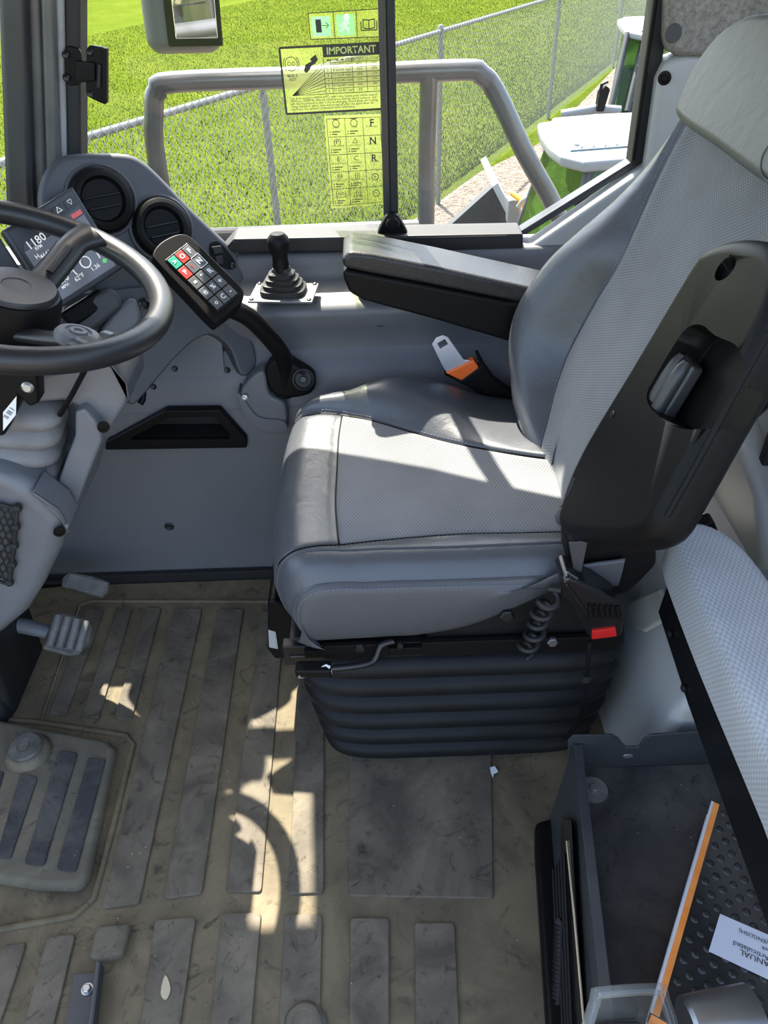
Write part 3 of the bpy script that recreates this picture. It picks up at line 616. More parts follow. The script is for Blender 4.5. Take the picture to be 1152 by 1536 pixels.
# low ridge round the raised foot rest, ridge along the far edge
tube('mat_ridge', [Zp(-40, 1076, ZM), Zp(60, 1084, ZM), Zp(190, 1104, ZM), Zp(200, 1118, ZM), Zp(170, 1240, ZM), Zp(140, 1350, ZM), Zp(112, 1374, ZM), Zp(0, 1394, ZM), Zp(-60, 1400, ZM)], .006, 'mat', fm, 8)
tube('mat_ridge', [Zp(60, 1085, ZM), Zp(120, 908, ZM), Zp(140, 902, ZM), Zp(430, 903, ZM)], .004, 'mat', fm, 6)
fr = thing('foot_rest', 'raised rubber foot rest block on the floor mat with pads', 'foot rest', Zp(60, 1220, ZM))
ZF = .034
prism('block', [Zp(-90, 1068, ZM)+Vector((0, 0, .0))]+[Zp(x, y, ZM) for x, y in ((0, 1090), (165, 1122), (178, 1134), (138, 1325), (122, 1342), (60, 1340), (0, 1330), (-90, 1315))], (0, 0, ZF-ZM), 'matraised', fr, .014, 4)
for q in ([(89, 1127), (118, 1131), (67, 1301), (37, 1297)], [(133, 1138), (160, 1140), (115, 1310), (85, 1306)], [(31, 1162), (58, 1167), (17, 1291), (-5, 1288)], [(-18, 1155), (8, 1159), (-28, 1284), (-52, 1280)]):
    pad(q, ZF, 'matpadraised', fr, .004)
fs = thing('foot_switch', 'round rubber foot switch on the raised foot rest', 'foot switch', Zp(43, 1124, ZF))
cF = Zp(43, 1130, ZF)
lathe('switch_skirt', [(.041, -.001), (.041, .004), (.036, .012), (.030, .016), (.029, .016)], 'matpad', fs, cF, seg=32)
lathe('switch_cap', [(.030, .012), (.030, .020), (.027, .024), (.014, .025), (.013, .023), (.009, .023), (.008, .026), (0, .026)], 'pedalrubber', fs, cF, seg=32)
# bolted bracket at the door side, rubber lump, round cap
bk2 = thing('floor_bracket', 'black bolted metal bracket lying on the mat beside the foot rest', 'bracket', Zp(125, 1500, ZM))
prism('bracket_plate', [Zp(112, 1463, .012), Zp(148, 1460, .012), Zp(132, 1580, .012), (Zp(92, 1580, .012))], (0, 0, .004), 'traymetal', bk2, .001, 2)
prism('bracket_flange', [Zp(150, 1448, .012), Zp(157, 1452, .012), Zp(142, 1580, .012), Zp(134, 1580, .012)], (0, 0, .022), 'traymetal', bk2, .0015, 2)
lathe('washer', [(.0085, 0), (.0085, .0015), (0, .0015)], 'steel', bk2, Zp(131, 1484, .016), seg=20)
lathe('bolt', [(.0062, 0), (.0062, .005), (.005, .006), (0, .006)], 'steel', bk2, Zp(131, 1484, .0175), seg=6, smooth=20)
o = prism('rubber_lump', [Zp(148, 1395, ZM), Zp(200, 1390, ZM), Zp(188, 1438, ZM), Zp(160, 1446, ZM), Zp(138, 1444, ZM)], (0, 0, .018), 'matpad', None, .006, 3); tag(o, 'moulded black rubber lump on the mat above the bolted bracket', 'rubber block')
cp = thing('round_grommet', 'round brown black grommet set in the mat near the door', 'grommet', Zp(458, 1535, ZM))
lathe('cap_rim', [(.030, 0), (.030, .004), (.026, .008), (.025, .008)], 'pedalrubber', cp, Zp(457, 1536, ZM), seg=32)
lathe('cap_disc', [(.0255, .003), (.0255, .010), (.022, .013), (.016, .0135), (.015, .0125), (0, .0125)], 'matpad', cp, Zp(457, 1536, ZM), seg=32)
o = prism('dry_leaf', smooth_poly([Zp(248, 1463, .0125), Zp(256, 1483, .0125), Zp(249, 1500, .0125), Zp(241, 1490, .0125)], 3), (0, 0, .001), 'leafdry', None, 0); tag(o, 'small pale dry leaf lying on a mat pad', 'leaf')
o = prism('paper_scrap', [Zp(735, 1152, .011), Zp(742, 1150, .011), Zp(747, 1158, .011), Zp(741, 1161, .011), Zp(739, 1167, .011), Zp(736, 1158, .011)], (0, 0, .002), 'white', None, 0); tag(o, 'tiny torn white paper scrap on the floor near the seat bellows', 'scrap')

# ================================================================== dashboard
da = thing('dashboard', 'dark slate dashboard pod with two round air vents', 'dashboard', (-.45, 1.3, .55))
NP = Vector((.5, -.8, .35)).normalized(); P0 = Vector((-.25, 1.42, .72))-NP*.04
def D(px, py, off=0): return Pp(px, py, P0+NP*off, NP)
pod = smooth_poly([D(60, 310), D(62, 275), D(75, 247), D(100, 231), D(150, 228), D(192, 230), D(216, 241), D(240, 262), D(285, 309), D(330, 352), D(353, 374), D(378, 400), D(388, 430), D(370, 470), D(300, 480), D(200, 470), D(120, 420), D(75, 360)], 3)
prism('vent_pod', pod, -NP*.040, 'dash', da, .012, 4, ang=50)
low = smooth_poly([D(100, 450, .02), D(200, 432, .02), D(300, 425, .02), D(345, 440, .02), D(368, 475, .02), D(381, 520, .02), D(385, 545, .02), D(374, 562, .02), D(360, 560, .02), D(346, 524, .02), D(322, 503, .02), D(296, 508, .02), D(262, 538, .02), D(207, 602, .02), D(192, 600, .02), D(165, 550, .02), D(110, 510, .02)], 3)
prism('lower_fascia', low, -NP*.07, 'dash', da, .010, 3, ang=50)
prism('display_base', [D(70, 500, .05), D(105, 460, .05), D(165, 428, .05), D(180, 440, .05), D(187, 460, .05), D(150, 490, .05), D(100, 520, .05)], -NP*.08, 'dash', da, .012, 3)
prism('fascia_pad', smooth_poly([D(150, 500, .04), D(170, 470, .04), D(200, 445, .04), D(212, 470, .04), D(206, 490, .04), D(170, 510, .04)], 3), -NP*.05, 'column', da, .008, 3, ang=50)
VENTS = []
for (vx, vy, rr) in ((153, 300, .050), (243, 342, .048)):
    c = D(vx, vy, .004); ax = (NP+Vector((.1, -.1, .1))).normalized()
    v = lathe('air_vent', [(rr+.006, -.006), (rr+.004, .004), (rr, .012), (rr-.006, .015), (rr-.012, .013), (rr-.016, .004), (rr-.017, -.006)], 'black', da, c, ax, seg=40)
    lathe('vent_throat', [(rr-.0165, .004), (rr-.018, -.004), (rr-.019, -.050), (0, -.052)], 'black', v, c, ax, seg=32); VENTS.append((c, ax, rr-.0165))
    mt = frame(c, (1, .6, 0), ax)
    for k in (-.013, .005):
        bm = bmesh.new(); bx(bm, (0, k, .004), (2*math.sqrt(max(1e-6, (rr-.018)**2-k*k)), .003, .014), .001, 1, mt); from_bm('louvre', bm, 'black_gloss', v)
    bm = bmesh.new(); bx(bm, (.004, -.018, -.006), (.004, .02, .010), .001, 1, mt); from_bm('louvre_tab', bm, 'black', v)
    tube('vent_groove', [mt @ Vector(((rr+.008)*math.cos(t), (rr+.008)*math.sin(t), -.003)) for t in np.linspace(0, 2*math.pi, 33)[:-1]], .004, 'dash', v, 6, True)
sk = prism('socket_plate', smooth_poly([D(316, 365, .005), D(330, 363, .005), D(352, 390, .005), D(352, 402, .005), D(340, 403, .005), D(318, 388, .005)], 3), -NP*.006, 'black', da, .002, 2)
for q in ([(318, 370), (332, 368), (336, 380), (322, 382)], [(323, 383), (334, 382), (336, 396), (325, 397)]):
    prism('socket', [D(x, y, .012) for x, y in q], -NP*.01, 'rubberblack', sk, .002, 2)
for p in ((349, 399), (217, 455), (341, 555), (262, 553), (230, 580)):
    lathe('screw', [(.006, 0), (.0055, .003), (.003, .004), (.002, .002), (0, .002)], 'blackmetal', da, D(*p, .021 if p[1] > 420 else .006), NP, seg=12)
lathe('ignition_ring', [(.010, 0), (.010, .004), (.007, .005), (.005, .001), (0, .001)], 'black_gloss', da, D(216, 456, .024), NP, seg=20)
tube('hanging_clip', [D(215, 588, .0), D(214, 600, .0), D(210, 606, .0)], .006, 'black', da, 8)
# ---- display
NS = Vector((.6, -.7, .4)).normalized(); PS = Yp(95, 370, 1.272)
def S(px, py, off=0): return Pp(px, py, PS+NS*off, NS)
dp = thing('display', 'tilted dark display screen showing engine speed behind the steering wheel', 'display', S(130, 440, -.03))
cor = [S(3, 346), S(109, 279), S(185, 402), S(83, 468)]
prism('housing', cor, -NS*.022, 'pillar', dp, .004, 3)
def SQ(u, v, off=.0008): return quad(cor, u, v)+NS*off
sw, sh = (cor[1]-cor[0]), (cor[0]-cor[3])
poly('bezel_face', [SQ(.05, .04), SQ(.95, .04), SQ(.95, .95), SQ(.05, .95)][::-1], 'dash', dp)
scr = poly('screen', [SQ(.08, .30, .0014), SQ(.93, .30, .0014), SQ(.93, .93, .0014), SQ(.08, .93, .0014)][::-1], 'screen', dp)
poly('status_bar', [SQ(.12, .24, .0014), SQ(.93, .20, .0014), SQ(.93, .29, .0014), SQ(.08, .29, .0014)][::-1], 'screen2', dp)
poly('alert_icon', [SQ(.78, .235, .002), SQ(.92, .235, .002), SQ(.92, .285, .002), SQ(.78, .285, .002)][::-1], 'scrred', dp)
for u in (.45, .62, .79):
    b = prism('soft_key', [SQ(u, .08, .0), SQ(u+.14, .08, .0), SQ(u+.14, .17, .0), SQ(u, .17, .0)], NS*.0025, 'pillar', dp, .0008, 2)
text('key_mark', '△', 'scrwhite', dp, SQ(.69, .125, .0026), sw, sh, .012); text('key_mark', '♡', 'scrwhite', dp, SQ(.86, .125, .0026), sw, sh, .012)
for s_, p, sz in (('1180', (54, 362), .018), ('RPM', (58, 371), .007), ('H', (56, 385), .010), ('4641.8', (71, 380), .010), ('0.0', (95, 419), .016), ('MPH', (98, 429), .007), ('62°F', (119, 416), .010), ('1.36', (143, 401), .010)):
    text('readout', s_, 'scrwhite', dp, S(p[0], p[1], .0018), sw, sh, sz, thick=.01)
gm = frame(S(128, 393, .0016), sw, NS)
tube('gauge_arc', [gm @ Vector((.026*math.cos(t), .026*math.sin(t), 0)) for t in np.linspace(-.3, 3.5, 20)], .0012, 'scrwhite', dp, 4)
tube('gauge_ring', [gm @ Vector((.009*math.cos(t), .009*math.sin(t), 0)) for t in np.linspace(0, 2*math.pi, 17)[:-1]], .0012, 'scrwhite', dp, 4, True)
for t in np.linspace(0, 3.14, 9): tube('gauge_tick', [gm @ Vector((.028*math.cos(t), .028*math.sin(t), 0)), gm @ Vector((.032*math.cos(t), .032*math.sin(t), 0))], .0007, 'scrwhite', dp, 4)
for p in ((84, 440), (157, 391)): o = poly('green_icon', [S(p[0]-3, p[1]-3, .0018), S(p[0]-3, p[1]+3, .0018), S(p[0]+3, p[1]+3, .0018), S(p[0]+3, p[1]-3, .0018)], 'scrgreen', dp)
prism('side_panel', [S(-60, 388, -.006), S(-2, 352, -.006), S(76, 472, -.006), S(20, 508, -.006)], -NS*.02, 'pillar', dp, .004, 3)
prism('mount', [S(90, 470, -.01), S(150, 432, -.01), S(168, 455, -.01), S(110, 492, -.01)], -NS*.02, 'black', dp, .006, 3)

# ================================================================== steering wheel and column
TW = R(19.6); NW = Vector((math.sin(TW), 0, math.cos(TW))); CW = Vector((-.511, 1.03, .854))
sw_ = thing('steering_wheel', 'black padded steering wheel with a round hub cap', 'steering wheel', CW)
wm = frame(CW, (0, 1, 0), NW)
def ringpts(r_, h=0, n=64): return [wm @ Vector((r_*math.cos(t), r_*math.sin(t), h)) for t in np.linspace(0, 2*math.pi, n+1)[:-1]]
tube('rim', ringpts(.213), .0175, 'wheelskin', sw_, 16, True)
HC = Yp(24, 432, 1.03)
lathe('hub', [(.050, -.115), (.056, -.10), (.059, -.05), (.060, -.012), (.057, -.004), (.054, -.002)], 'black', sw_, HC, NW, seg=48)
hc_ = lathe('hub_cap', [(.0545, -.010), (.0545, 0), (.052, .0045), (.030, .0065), (.019, .006), (.018, .0045), (.010, .004), (0, .0035)], 'wheelskin', sw_, HC, NW, seg=48)
def spoke(name, pxs, ys, wv, mat='wheelskin', th=.010):
    pts = [Yp(x, y, yy) for (x, y), yy in zip(pxs, ys)]
    return tube(name, pts, wv, mat, sw_, 14, sm=4, flat=(NW, .5))
spoke('spoke', [(55, 432), (85, 398), (112, 366), (140, 352)], [1.07, 1.12, 1.17, 1.20], [.024, .022, .022, .030])
tube('spoke_slot', [Yp(74, 408, 1.085), Yp(104, 370, 1.145)], .0055, 'rubberblack', sw_, 8, flat=(NW, .6))
spoke('spoke', [(20, 500), (70, 507), (115, 512), (150, 528)], [1.0, .96, .93, .89], [.018, .016, .018, .020])
spoke('spoke', [(0, 450), (-70, 440), (-190, 430)], [1.03, 1.03, 1.03], [.024, .02, .024])
pdm = frame(Yp(117, 503, .935), (1, 0, 0), NW)
lathe('button_pod', [(.030, -.006), (.030, .003), (.026, .008), (.017, .010), (.016, .008), (.012, .008), (.011, .011), (.006, .011), (.0055, .009), (0, .009)], 'slate', sw_, Yp(117, 506, .935), NW, seg=28, scale=(1, .75))
prism('thumb_lever', [Yp(140, 508, .96), Yp(150, 497, .96), Yp(168, 503, .96), Yp(160, 516, .96)], (0, .02, -.006), 'column', sw_, .004, 3)
co = thing('steering_column', 'grey moulded steering column pedestal with rubber bellows boot', 'steering column', (-.66, 1.0, 0))
tube('column_tube', [HC-NW*.10, HC-NW*.20, Yp(10, 640, 1.0)], .042, 'black', co, 20)
prism('bracket', [Yp(x, y, .905) for x, y in ((-60, 556), (56, 560), (58, 606), (44, 612), (28, 596), (27, 612), (6, 655), (-60, 660))], (0, .03, 0), 'black', co, .005, 3)
o = prism('bracket_label', [Yp(5, 618, .904), Yp(5, 646, .904), Yp(24, 622, .904), Yp(25, 594, .904)], (0, -.001, 0), 'white', co, 0)
text('label_print', 'II III I', 'ink', co, Yp(14, 620, .9025), Yp(25, 606, .9025)-Yp(4, 634, .9025), Vector((-.6, 0, 1)), .010)
lathe('screw', [(.008, 0), (.008, .003), (.005, .006), (0, .006)], 'zinc', co, Yp(42, 580, .904), (.1, -1, .1), seg=16)
# bellows boot: rounded rectangles stacked
def rrect(c, x, z, a, b, r_=.4, n=24):
    mt = frame(c, x, z); out = []
    for k in range(n):
        t = 2*math.pi*k/n; cx_, sy_ = math.cos(t), math.sin(t); e = .55
        out.append(mt @ Vector((a*math.copysign(abs(cx_)**e, cx_), b*math.copysign(abs(sy_)**e, sy_), 0)))
    return out
rings = []; pA, pB = Yp(44, 590, 1.0), Yp(20, 745, 1.0); axb = Vector((.25, -.05, 1))
rad = []
for i in range(6): rad += [(.060, i*.166+.01), (.074, i*.166+.05), (.076, i*.166+.10), (.064, i*.166+.150)]
for r_, t in rad: rings.append(rrect(lerp(pA, pB, min(t, 1)), (1, .1, 0), axb, r_*(.70+.28*t), r_*(.74+.16*t)))
loft('bellows_boot', rings, 'boot', co, True, 60)
def cp_(name, px, y, dep, mat, b=.012, seg=4, n=0):
    pts = [Yp(x, yy, y) for x, yy in px]
    if n: pts = smooth_poly(pts, n)
    return prism(name, pts, (0, dep, 0), mat, co, b, seg, ang=35)
cp_('pedestal_cover', [(-120, 700), (0, 708), (46, 734), (90, 776), (97, 797), (88, 832), (62, 886), (38, 924), (0, 956), (-120, 1010)], .905, .26, 'column', .024, 5)
prism('pedestal_foot', [Vector(p) for p in ((-.86, .94, 0), (-.74, .94, 0), (-.72, .94, .25), (-.86, .94, .30))], (0, .18, 0), 'rubberblack', co, .012, 3)
cp_('pedestal_lip', [(50, 735), (90, 765), (104, 790), (100, 797), (88, 778), (47, 742)], .900, .05, 'column', .003, 2)
cp_('channel_wall', [(112, 618), (126, 613), (150, 640), (153, 662), (104, 785), (94, 782), (86, 762), (52, 738), (72, 738), (86, 725), (112, 655)], .955, .09, 'column', .010, 4)
cp_('channel_inside', [(-30, 745), (-30, 690), (70, 640), (108, 602), (124, 618), (112, 655), (84, 732), (50, 745)], 1.05, .03, 'column', .004, 2)
cp_('upper_shroud', [(50, 566), (118, 551), (163, 546), (187, 570), (193, 600), (156, 658), (148, 648), (120, 612), (98, 602), (50, 606)], .975, .09, 'column', .012, 4)
cp_('shroud_seam', [(160, 546), (166, 545), (191, 575), (194, 600), (189, 606), (187, 576)], .970, .1, 'dash', .003, 2)
tube('release_rod', [Yp(127, 556, .93), Yp(108, 592, .95), Yp(90, 622, .97)], .004, 'black', co, 8)
tube('cover_edge', [Yp(50, 740, .897), Yp(86, 764, .897), Yp(97, 781, .90), Yp(103, 797, .91)], .003, 'pillarbrown', co, 8)
for p in ((89, 797), (155, 640)): lathe('screw', [(.009, 0), (.009, .002), (.006, .002), (.005, -.001), (0, -.001)], 'black', co, Yp(p[0], p[1], .903 if p[0] < 100 else .954), (.5, -1, 0), seg=16)
# net pouch on the pedestal
npo = thing('net_pouch', 'black mesh net pouch tied to the steering column pedestal', 'net', Yp(5, 880, .89))
def NQ(u, v): return Yp(-40+u*66-v*10, 762+v*112+(1-u)*-14, .897-.010*math.sin(math.pi*min(1, max(0, u)))*math.sin(math.pi*v))
paths = []
hx, hy = .16, .088
for i in range(-1, 8):
    for j in range(0, 12):
        u = i*hx+(hx/2 if j % 2 else 0); v = j*hy+.02
        def ok(q): return 0 <= q[0] <= 1.02 and -.02 <= q[1] <= 1.02
        a, b1, b2, b3 = (u, v), (u, v+hy*.35), (u-hx/2, v+hy), (u+hx/2, v+hy)
        if ok(a) and ok(b1): paths.append([NQ(*a), NQ(*b1)])
        for bb in (b2, b3):
            if ok(b1) and ok(bb): paths.append([NQ(*b1), NQ(*bb)])
o = tubes('net_mesh', paths, .0019, 'netcord', npo, 5); tag(o, kind='stuff')
tube('edge_cord', [NQ(0, 0), NQ(.5, 0), NQ(1, 0), NQ(1.0, .3), NQ(1.0, .6), NQ(.98, 1.03), NQ(.5, 1.0), NQ(0, 1.0)], .0034, 'netcord', npo, 8)
for (u, v) in ((1, .0), (1.0, .25), (1.0, .5), (1.0, .75), (.97, 1.0)):
    lathe('cord_knot', [(0, -.008), (.006, -.004), (.0075, 0), (.005, .006), (0, .008)], 'netcord', npo, NQ(u, v), (.3, 0, 1), seg=8)
# ---- pedals
def pedal(name, label, px, pc, nn, nr, mat, arm, th=.012):
    pl_ = Vector(pc); t = thing(name, label, 'pedal', pl_)
    q = [Pp(x, y, pl_, nn) for x, y in px]; nv = Vector(nn).normalized()
    prism('pedal_plate', q, -nv*th, mat, t, .004, 3)
    return t, q, nv
nb = (.55, -.35, .75)
pb, q, nv = pedal('brake_pedal', 'worn grey rubber brake pedal with four bold ribs', [(80, 921), (96, 918), (134, 929), (140, 940), (136, 962), (120, 981), (104, 983), (64, 972)], Zp(105, 950, .12), nb, 4, 'pedalrubber', None)
ed = [Pp(x, y, Zp(105, 950, .12), nb) for x, y in ((82, 920), (138, 932), (124, 981), (66, 972))]
for k in range(4):
    u = .10+k*.25; tube('rib', [quad(ed, u, .06)+nv*.003, quad(ed, u+.01, .94)+nv*.003], .0078, 'plateworn', pb, 8)
tube('pedal_arm', [Pp(80, 950, Zp(105, 950, .12)-nv*.01, nb), Zp(40, 940, .13), Zp(-20, 930, .16)], [.013, .016, .016], 'column', pb, 10)
na = (.45, -.55, .7)
pac, q, nv = pedal('accelerator_pedal', 'finely ribbed black accelerator pedal near the kick panel', [(94, 866), (104, 858), (140, 864), (165, 873), (163, 888), (153, 897), (92, 881)], Zp(130, 877, .10), na, 8, 'pedalrubber', None)
ed = [Pp(x, y, Zp(130, 877, .10), na) for x, y in ((103, 860), (164, 875), (153, 895), (94, 880))]
for k in range(9): v = .08+k*.105; tube('rib', [quad(ed, .04, v)+nv*.0012, quad(ed, .97, v)+nv*.0012], .0016, 'plateworn', pac, 6)
tube('pedal_arm', [Zp(100, 872, .095), Zp(60, 875, .10), Zp(0, 880, .16)], [.010, .012, .012], 'black', pac, 8)
o = lathe('pedal_stop', [(.030, 0), (.032, .02), (.026, .045), (.015, .055), (0, .057)], 'rubberblack', None, Zp(-4, 1075, .006), seg=24); tag(o, 'black domed rubber stop on the floor left of the mat pads', 'rubber stop')

# ================================================================== keypad pod on its arm
NK = Vector((.35, -.55, .76)).normalized(); PK = Yp(297, 418, 1.22)
def K(px, py, off=0): return Pp(px, py, PK+NK*off, NK)
kp = thing('keypad_pod', 'black keypad pod with coloured control buttons on a curved arm', 'keypad', K(300, 470, -.03))
prism('housing', smooth_poly([K(229, 380), K(240, 364), K(262, 352), K(278, 351), K(292, 360), K(328, 396), K(360, 428), K(366, 442), K(359, 456), K(330, 479), K(318, 480), K(275, 435), K(235, 393)], 3), -NK*.030, 'black', kp, .007, 4, ang=50)
kc = [K(247, 390, .0015), K(281, 364, .0015), K(359, 441, .0015), K(326, 468, .0015)]
prism('button_panel', [p-NK*.003 for p in kc], NK*.003, 'black_gloss', kp, .001, 2)
kx, ky = kc[1]-kc[0], kc[0]-kc[3]
sym = [['>', 'O', 'F'], ['P', '!', 'N'], ['=', '*', 'R'], ['#', '%', '+'], ['o', 'C', '-']]
for r_ in range(5):
    for c_ in range(3):
        u0_, u1_ = .04+c_*.32, .04+c_*.32+.285; v0_, v1_ = .03+r_*.194, .03+r_*.194+.172
        mm = 'btngreen' if (r_, c_) == (0, 0) else 'btnred' if (r_, c_) in ((0, 1), (1, 0)) else 'btn'
        b = prism('button', [quad(kc, u, v) for u, v in ((u0_, v0_), (u1_, v0_), (u1_, v1_), (u0_, v1_))], NK*.0022, mm, kp, .0007, 2)
        text('symbol', sym[r_][c_], 'btnred' if sym[r_][c_] == '!' else 'btnprint', b, quad(kc, (u0_+u1_)/2, (v0_+v1_)/2)+NK*.0024, kx, ky, .0125 if c_ == 2 else .0115, thick=.03)
for e in (((.66, .21), (.97, .21)), ((.66, .40), (.97, .40)), ((.66, .21), (.66, .40)), ((.97, .21), (.97, .40))):
    tube('select_frame', [quad(kc, *e[0])+NK*.0025, quad(kc, *e[1])+NK*.0025], .0007, 'btnprint', kp, 4)
tube('arm', [Yp(345, 462, 1.255), Yp(372, 475, 1.27), Yp(398, 500, 1.295), Yp(422, 530, 1.32), Yp(428, 552, 1.335), Yp(426, 588, 1.345)], [.017, .0165, .016, .0165, .017, .022], 'black', kp, 16, sm=4)
prism('arm_foot', smooth_poly([Yp(397, 565, 1.322), Yp(404, 545, 1.322), Yp(425, 538, 1.322), Yp(450, 552, 1.322), Yp(472, 568, 1.322), Yp(468, 590, 1.322), Yp(440, 598, 1.322), Yp(410, 592, 1.322)], 4), (0, .035, 0), 'black', kp, .008, 3, ang=50)
lathe('bolt_well', [(.021, 0), (.021, .004), (.018, .005), (.015, -.001), (0, -.002)], 'rubberblack', kp, Yp(455, 569, 1.319), (.1, -1, .35), seg=24)
lathe('bolt', [(.0075, 0), (.0075, .004), (.006, .005), (0, .005)], 'blackmetal', kp, Yp(455, 569, 1.318), (.1, -1, .35), seg=6, smooth=20)
af = thing('arm_shelf', 'curved slate bracket moulding under the keypad arm foot', 'bracket', Yp(400, 640, 1.312))
prism('moulding', smooth_poly([Yp(360, 592, 1.317), Yp(378, 566, 1.317), Yp(396, 560, 1.317), Yp(404, 592, 1.317), Yp(428, 608, 1.317), Yp(428, 640, 1.317), Yp(400, 632, 1.317), Yp(372, 618, 1.317)], 4), (0, .04, 0), 'slate', af, .006, 3, ang=50)
prism('lower_edge', smooth_poly([Yp(356, 590, 1.312), Yp(366, 600, 1.312), Yp(388, 626, 1.312), Yp(425, 632, 1.312), Yp(428, 648, 1.312), Yp(392, 646, 1.312), Yp(366, 622, 1.312)], 4), (0, .04, 0), 'slate', af, .005, 3, ang=50)
lathe('screw', [(.006, 0), (.006, .003), (.003, .004), (0, .003)], 'zinc', af, Yp(367, 596, 1.311), (0, -1, .2), seg=14)
# ================================================================== joystick
js = thing('joystick', 'black joystick lever with stepped rubber boot on the side console', 'joystick', Zp(425, 450, .668))
jc = Zp(426, 441, .669); jm = frame(jc, (1, -.10, 0), (0, 0, 1))
bm = bmesh.new(); bx(bm, (0, 0, .002), (.120, .086, .005), .0025, 2, jm); from_bm('base_plate', bm, 'slate', js)
for sx in (-1, 1):
    for sy in (-1, 1): lathe('screw', [(.004, 0), (.004, .002), (.002, .003), (0, .0025)], 'blackmetal', js, jm @ Vector((sx*.053, sy*.036, .0045)), seg=10)
rings = []; z0 = .0046
for r_, h in ((.042, 0), (.042, .010), (.036, .012), (.0355, .0125), (.036, .019), (.030, .021), (.0295, .0215), (.030, .028), (.024, .030), (.0235, .0305), (.024, .037), (.018, .040), (.0155, .046)):
    rings.append(rrect(jm @ Vector((0, 0, z0+h)), (1, -.1, 0), (0, 0, 1), r_, r_*.78))
loft('rubber_boot', rings, 'rubberblack', js, True, 40)
lathe('knob', [(.0155, .044), (.0150, .056), (.0140, .066), (.0145, .074), (.0185, .084), (.0200, .094), (.0185, .104), (.012, .1115), (0, .1135)], 'black', js, jc, (.0, .02, 1), seg=28)
# ================================================================== operator seat
seat = thing('operator_seat', 'slate vinyl and woven fabric suspension seat with black bellows base', 'seat', (.1, 1.03, 0))
def boxuv(o):
    me = o.data; l = me.uv_layers.new(name='UVMap') if not me.uv_layers else me.uv_layers[0]
    for p in me.polygons:
        n_ = p.normal; ax = max(range(3), key=lambda i: abs(n_[i])); ij = [i for i in range(3) if i != ax]
        for li in p.loop_indices: v = me.vertices[me.loops[li].vertex_index].co; l.data[li].uv = (v[ij[0]], v[ij[1]])
    return o
def cut(o, cutters):
    for c in cutters:
        m = o.modifiers.new('cut', 'BOOLEAN'); m.operation = 'DIFFERENCE'; m.solver = 'EXACT'; m.object = c
        while o.modifiers[0].name != m.name: o.modifiers.move(o.modifiers.find(m.name), 0)
    bpy.context.view_layer.update(); dg = bpy.context.evaluated_depsgraph_get(); me = bpy.data.meshes.new_from_object(o.evaluated_get(dg)); old = o.data; o.modifiers.clear(); o.data = me; bpy.data.meshes.remove(old)
    for c in cutters: bpy.data.objects.remove(c)
    me.polygons.foreach_set('use_smooth', [True]*len(me.polygons)); me.set_sharp_from_angle(angle=R(35))
    m = o.modifiers.new('wn', 'WEIGHTED_NORMAL'); m.keep_sharp = True
outer, inner, pk = POCKET
cut(bpy.data.objects['vent_pod'], [lathe('cutter', [(r_+.001, .03), (r_+.001, -.09)], 'black', None, c_, a_, seg=40) for c_, a_, r_ in VENTS])
cut(bpy.data.objects['console_body'], [lathe('cutter', [(.0325, .03), (.0325, -.055)], 'slate', None, cpos, seg=32, scale=(1.0, .62))])
c1 = prism('cutter', [p+Vector((0, -.03, 0)) for p in inner], (0, .085, 0), 'black', None, 0)
fo_ = prism('pocket_frame', [p+Vector((0, -.009, 0)) for p in outer], (0, .02, 0), 'black', pk, .004, 3)
c2 = c1.copy(); c2.data = c1.data.copy(); COL.objects.link(c2)
cut(fo_, [c1]); cut(wr, [c2])
poly('pocket_liner', [p+Vector((0, .050, 0)) for p in inner][::-1], 'rubberblack', pk)
loft('pocket_sides', [[lerp(p, sum(inner, Vector())/6, .01) for p in inner], [lerp(p, sum(inner, Vector())/6, .01)+Vector((0, .049, 0)) for p in inner]], 'rubberblack', pk, False)
# ---- cushion: one dense grid, split along the seams
X_ = [-.150, -.170, -.180, -.172, -.148, -.118, -.092, -.076, -.02, .05, .12, .19, .26, .33]
K_ = [0, .22, .52, .80, .96, 1.0, .995, .985, .99, .985, .98, .98, .98, 1.0]
fx = lambda xs, ys_: (lambda x: float(np.interp(x, xs, ys_)))
yfs = fx([-.2, -.08, 0, .07, .14, .20, .27, .33], [1.215, 1.205, 1.175, 1.13, 1.095, 1.07, 1.045, 1.03])
zfc = fx([-.2, -.1, -.03, .05, .12, .2, .3], [.525, .533, .556, .562, .545, .512, .495])
zbn = fx([-.2, .05, .13, .2, .25, .33], [.355, .362, .380, .42, .455, .47])
NS_ = fx([-.2, -.08, .1, .33], [.838, .850, .866, .858])
G = []
for x, k in zip(X_, K_):
    ys, zc, zb = yfs(x), zfc(x), zbn(x); nsm = NS_(x)
    row = [(.805, zb), (.786, zb+.012), (.776, zb+.055), (.778, .470), (.787, .484), (.806, .508), (.828, .514), (nsm-.008, .509), (nsm, .503), (nsm+.012, .506), (nsm+.28*(ys-nsm), .504), (nsm+.56*(ys-nsm), .502), (nsm+.80*(ys-nsm), .506), (ys-.014, .512), (ys-.003, .508), (ys+.006, .516), (ys+(1.235-ys)*.45, zc*.75+.5*.25+.004), (1.235, zc), (1.268, zc-.018), (1.284, zc-.06), (1.280, .42), (1.262, .37)]
    r2 = []
    for j, (y, z) in enumerate(row):
        t = (y-1.03)/.255; sh_ = .055*abs(t)**5 if x < -.05 else .055*abs(t)**5*max(0, 1-(x+.05)/.1)
        zz = z if j < 3 else zb+(z-zb)*k
        if j < 3 and k < .5: zz = zb+(z-zb)*k
        r2.append((x+sh_, y, zz))
    G.append(r2)
nsub = 4; Dn = refine(np.array(G), nsub); ni, nj = Dn.shape[0]-1, Dn.shape[1]-1
iS = 7*nsub; jA, jB, jC = 4*nsub, 8*nsub, 14*nsub
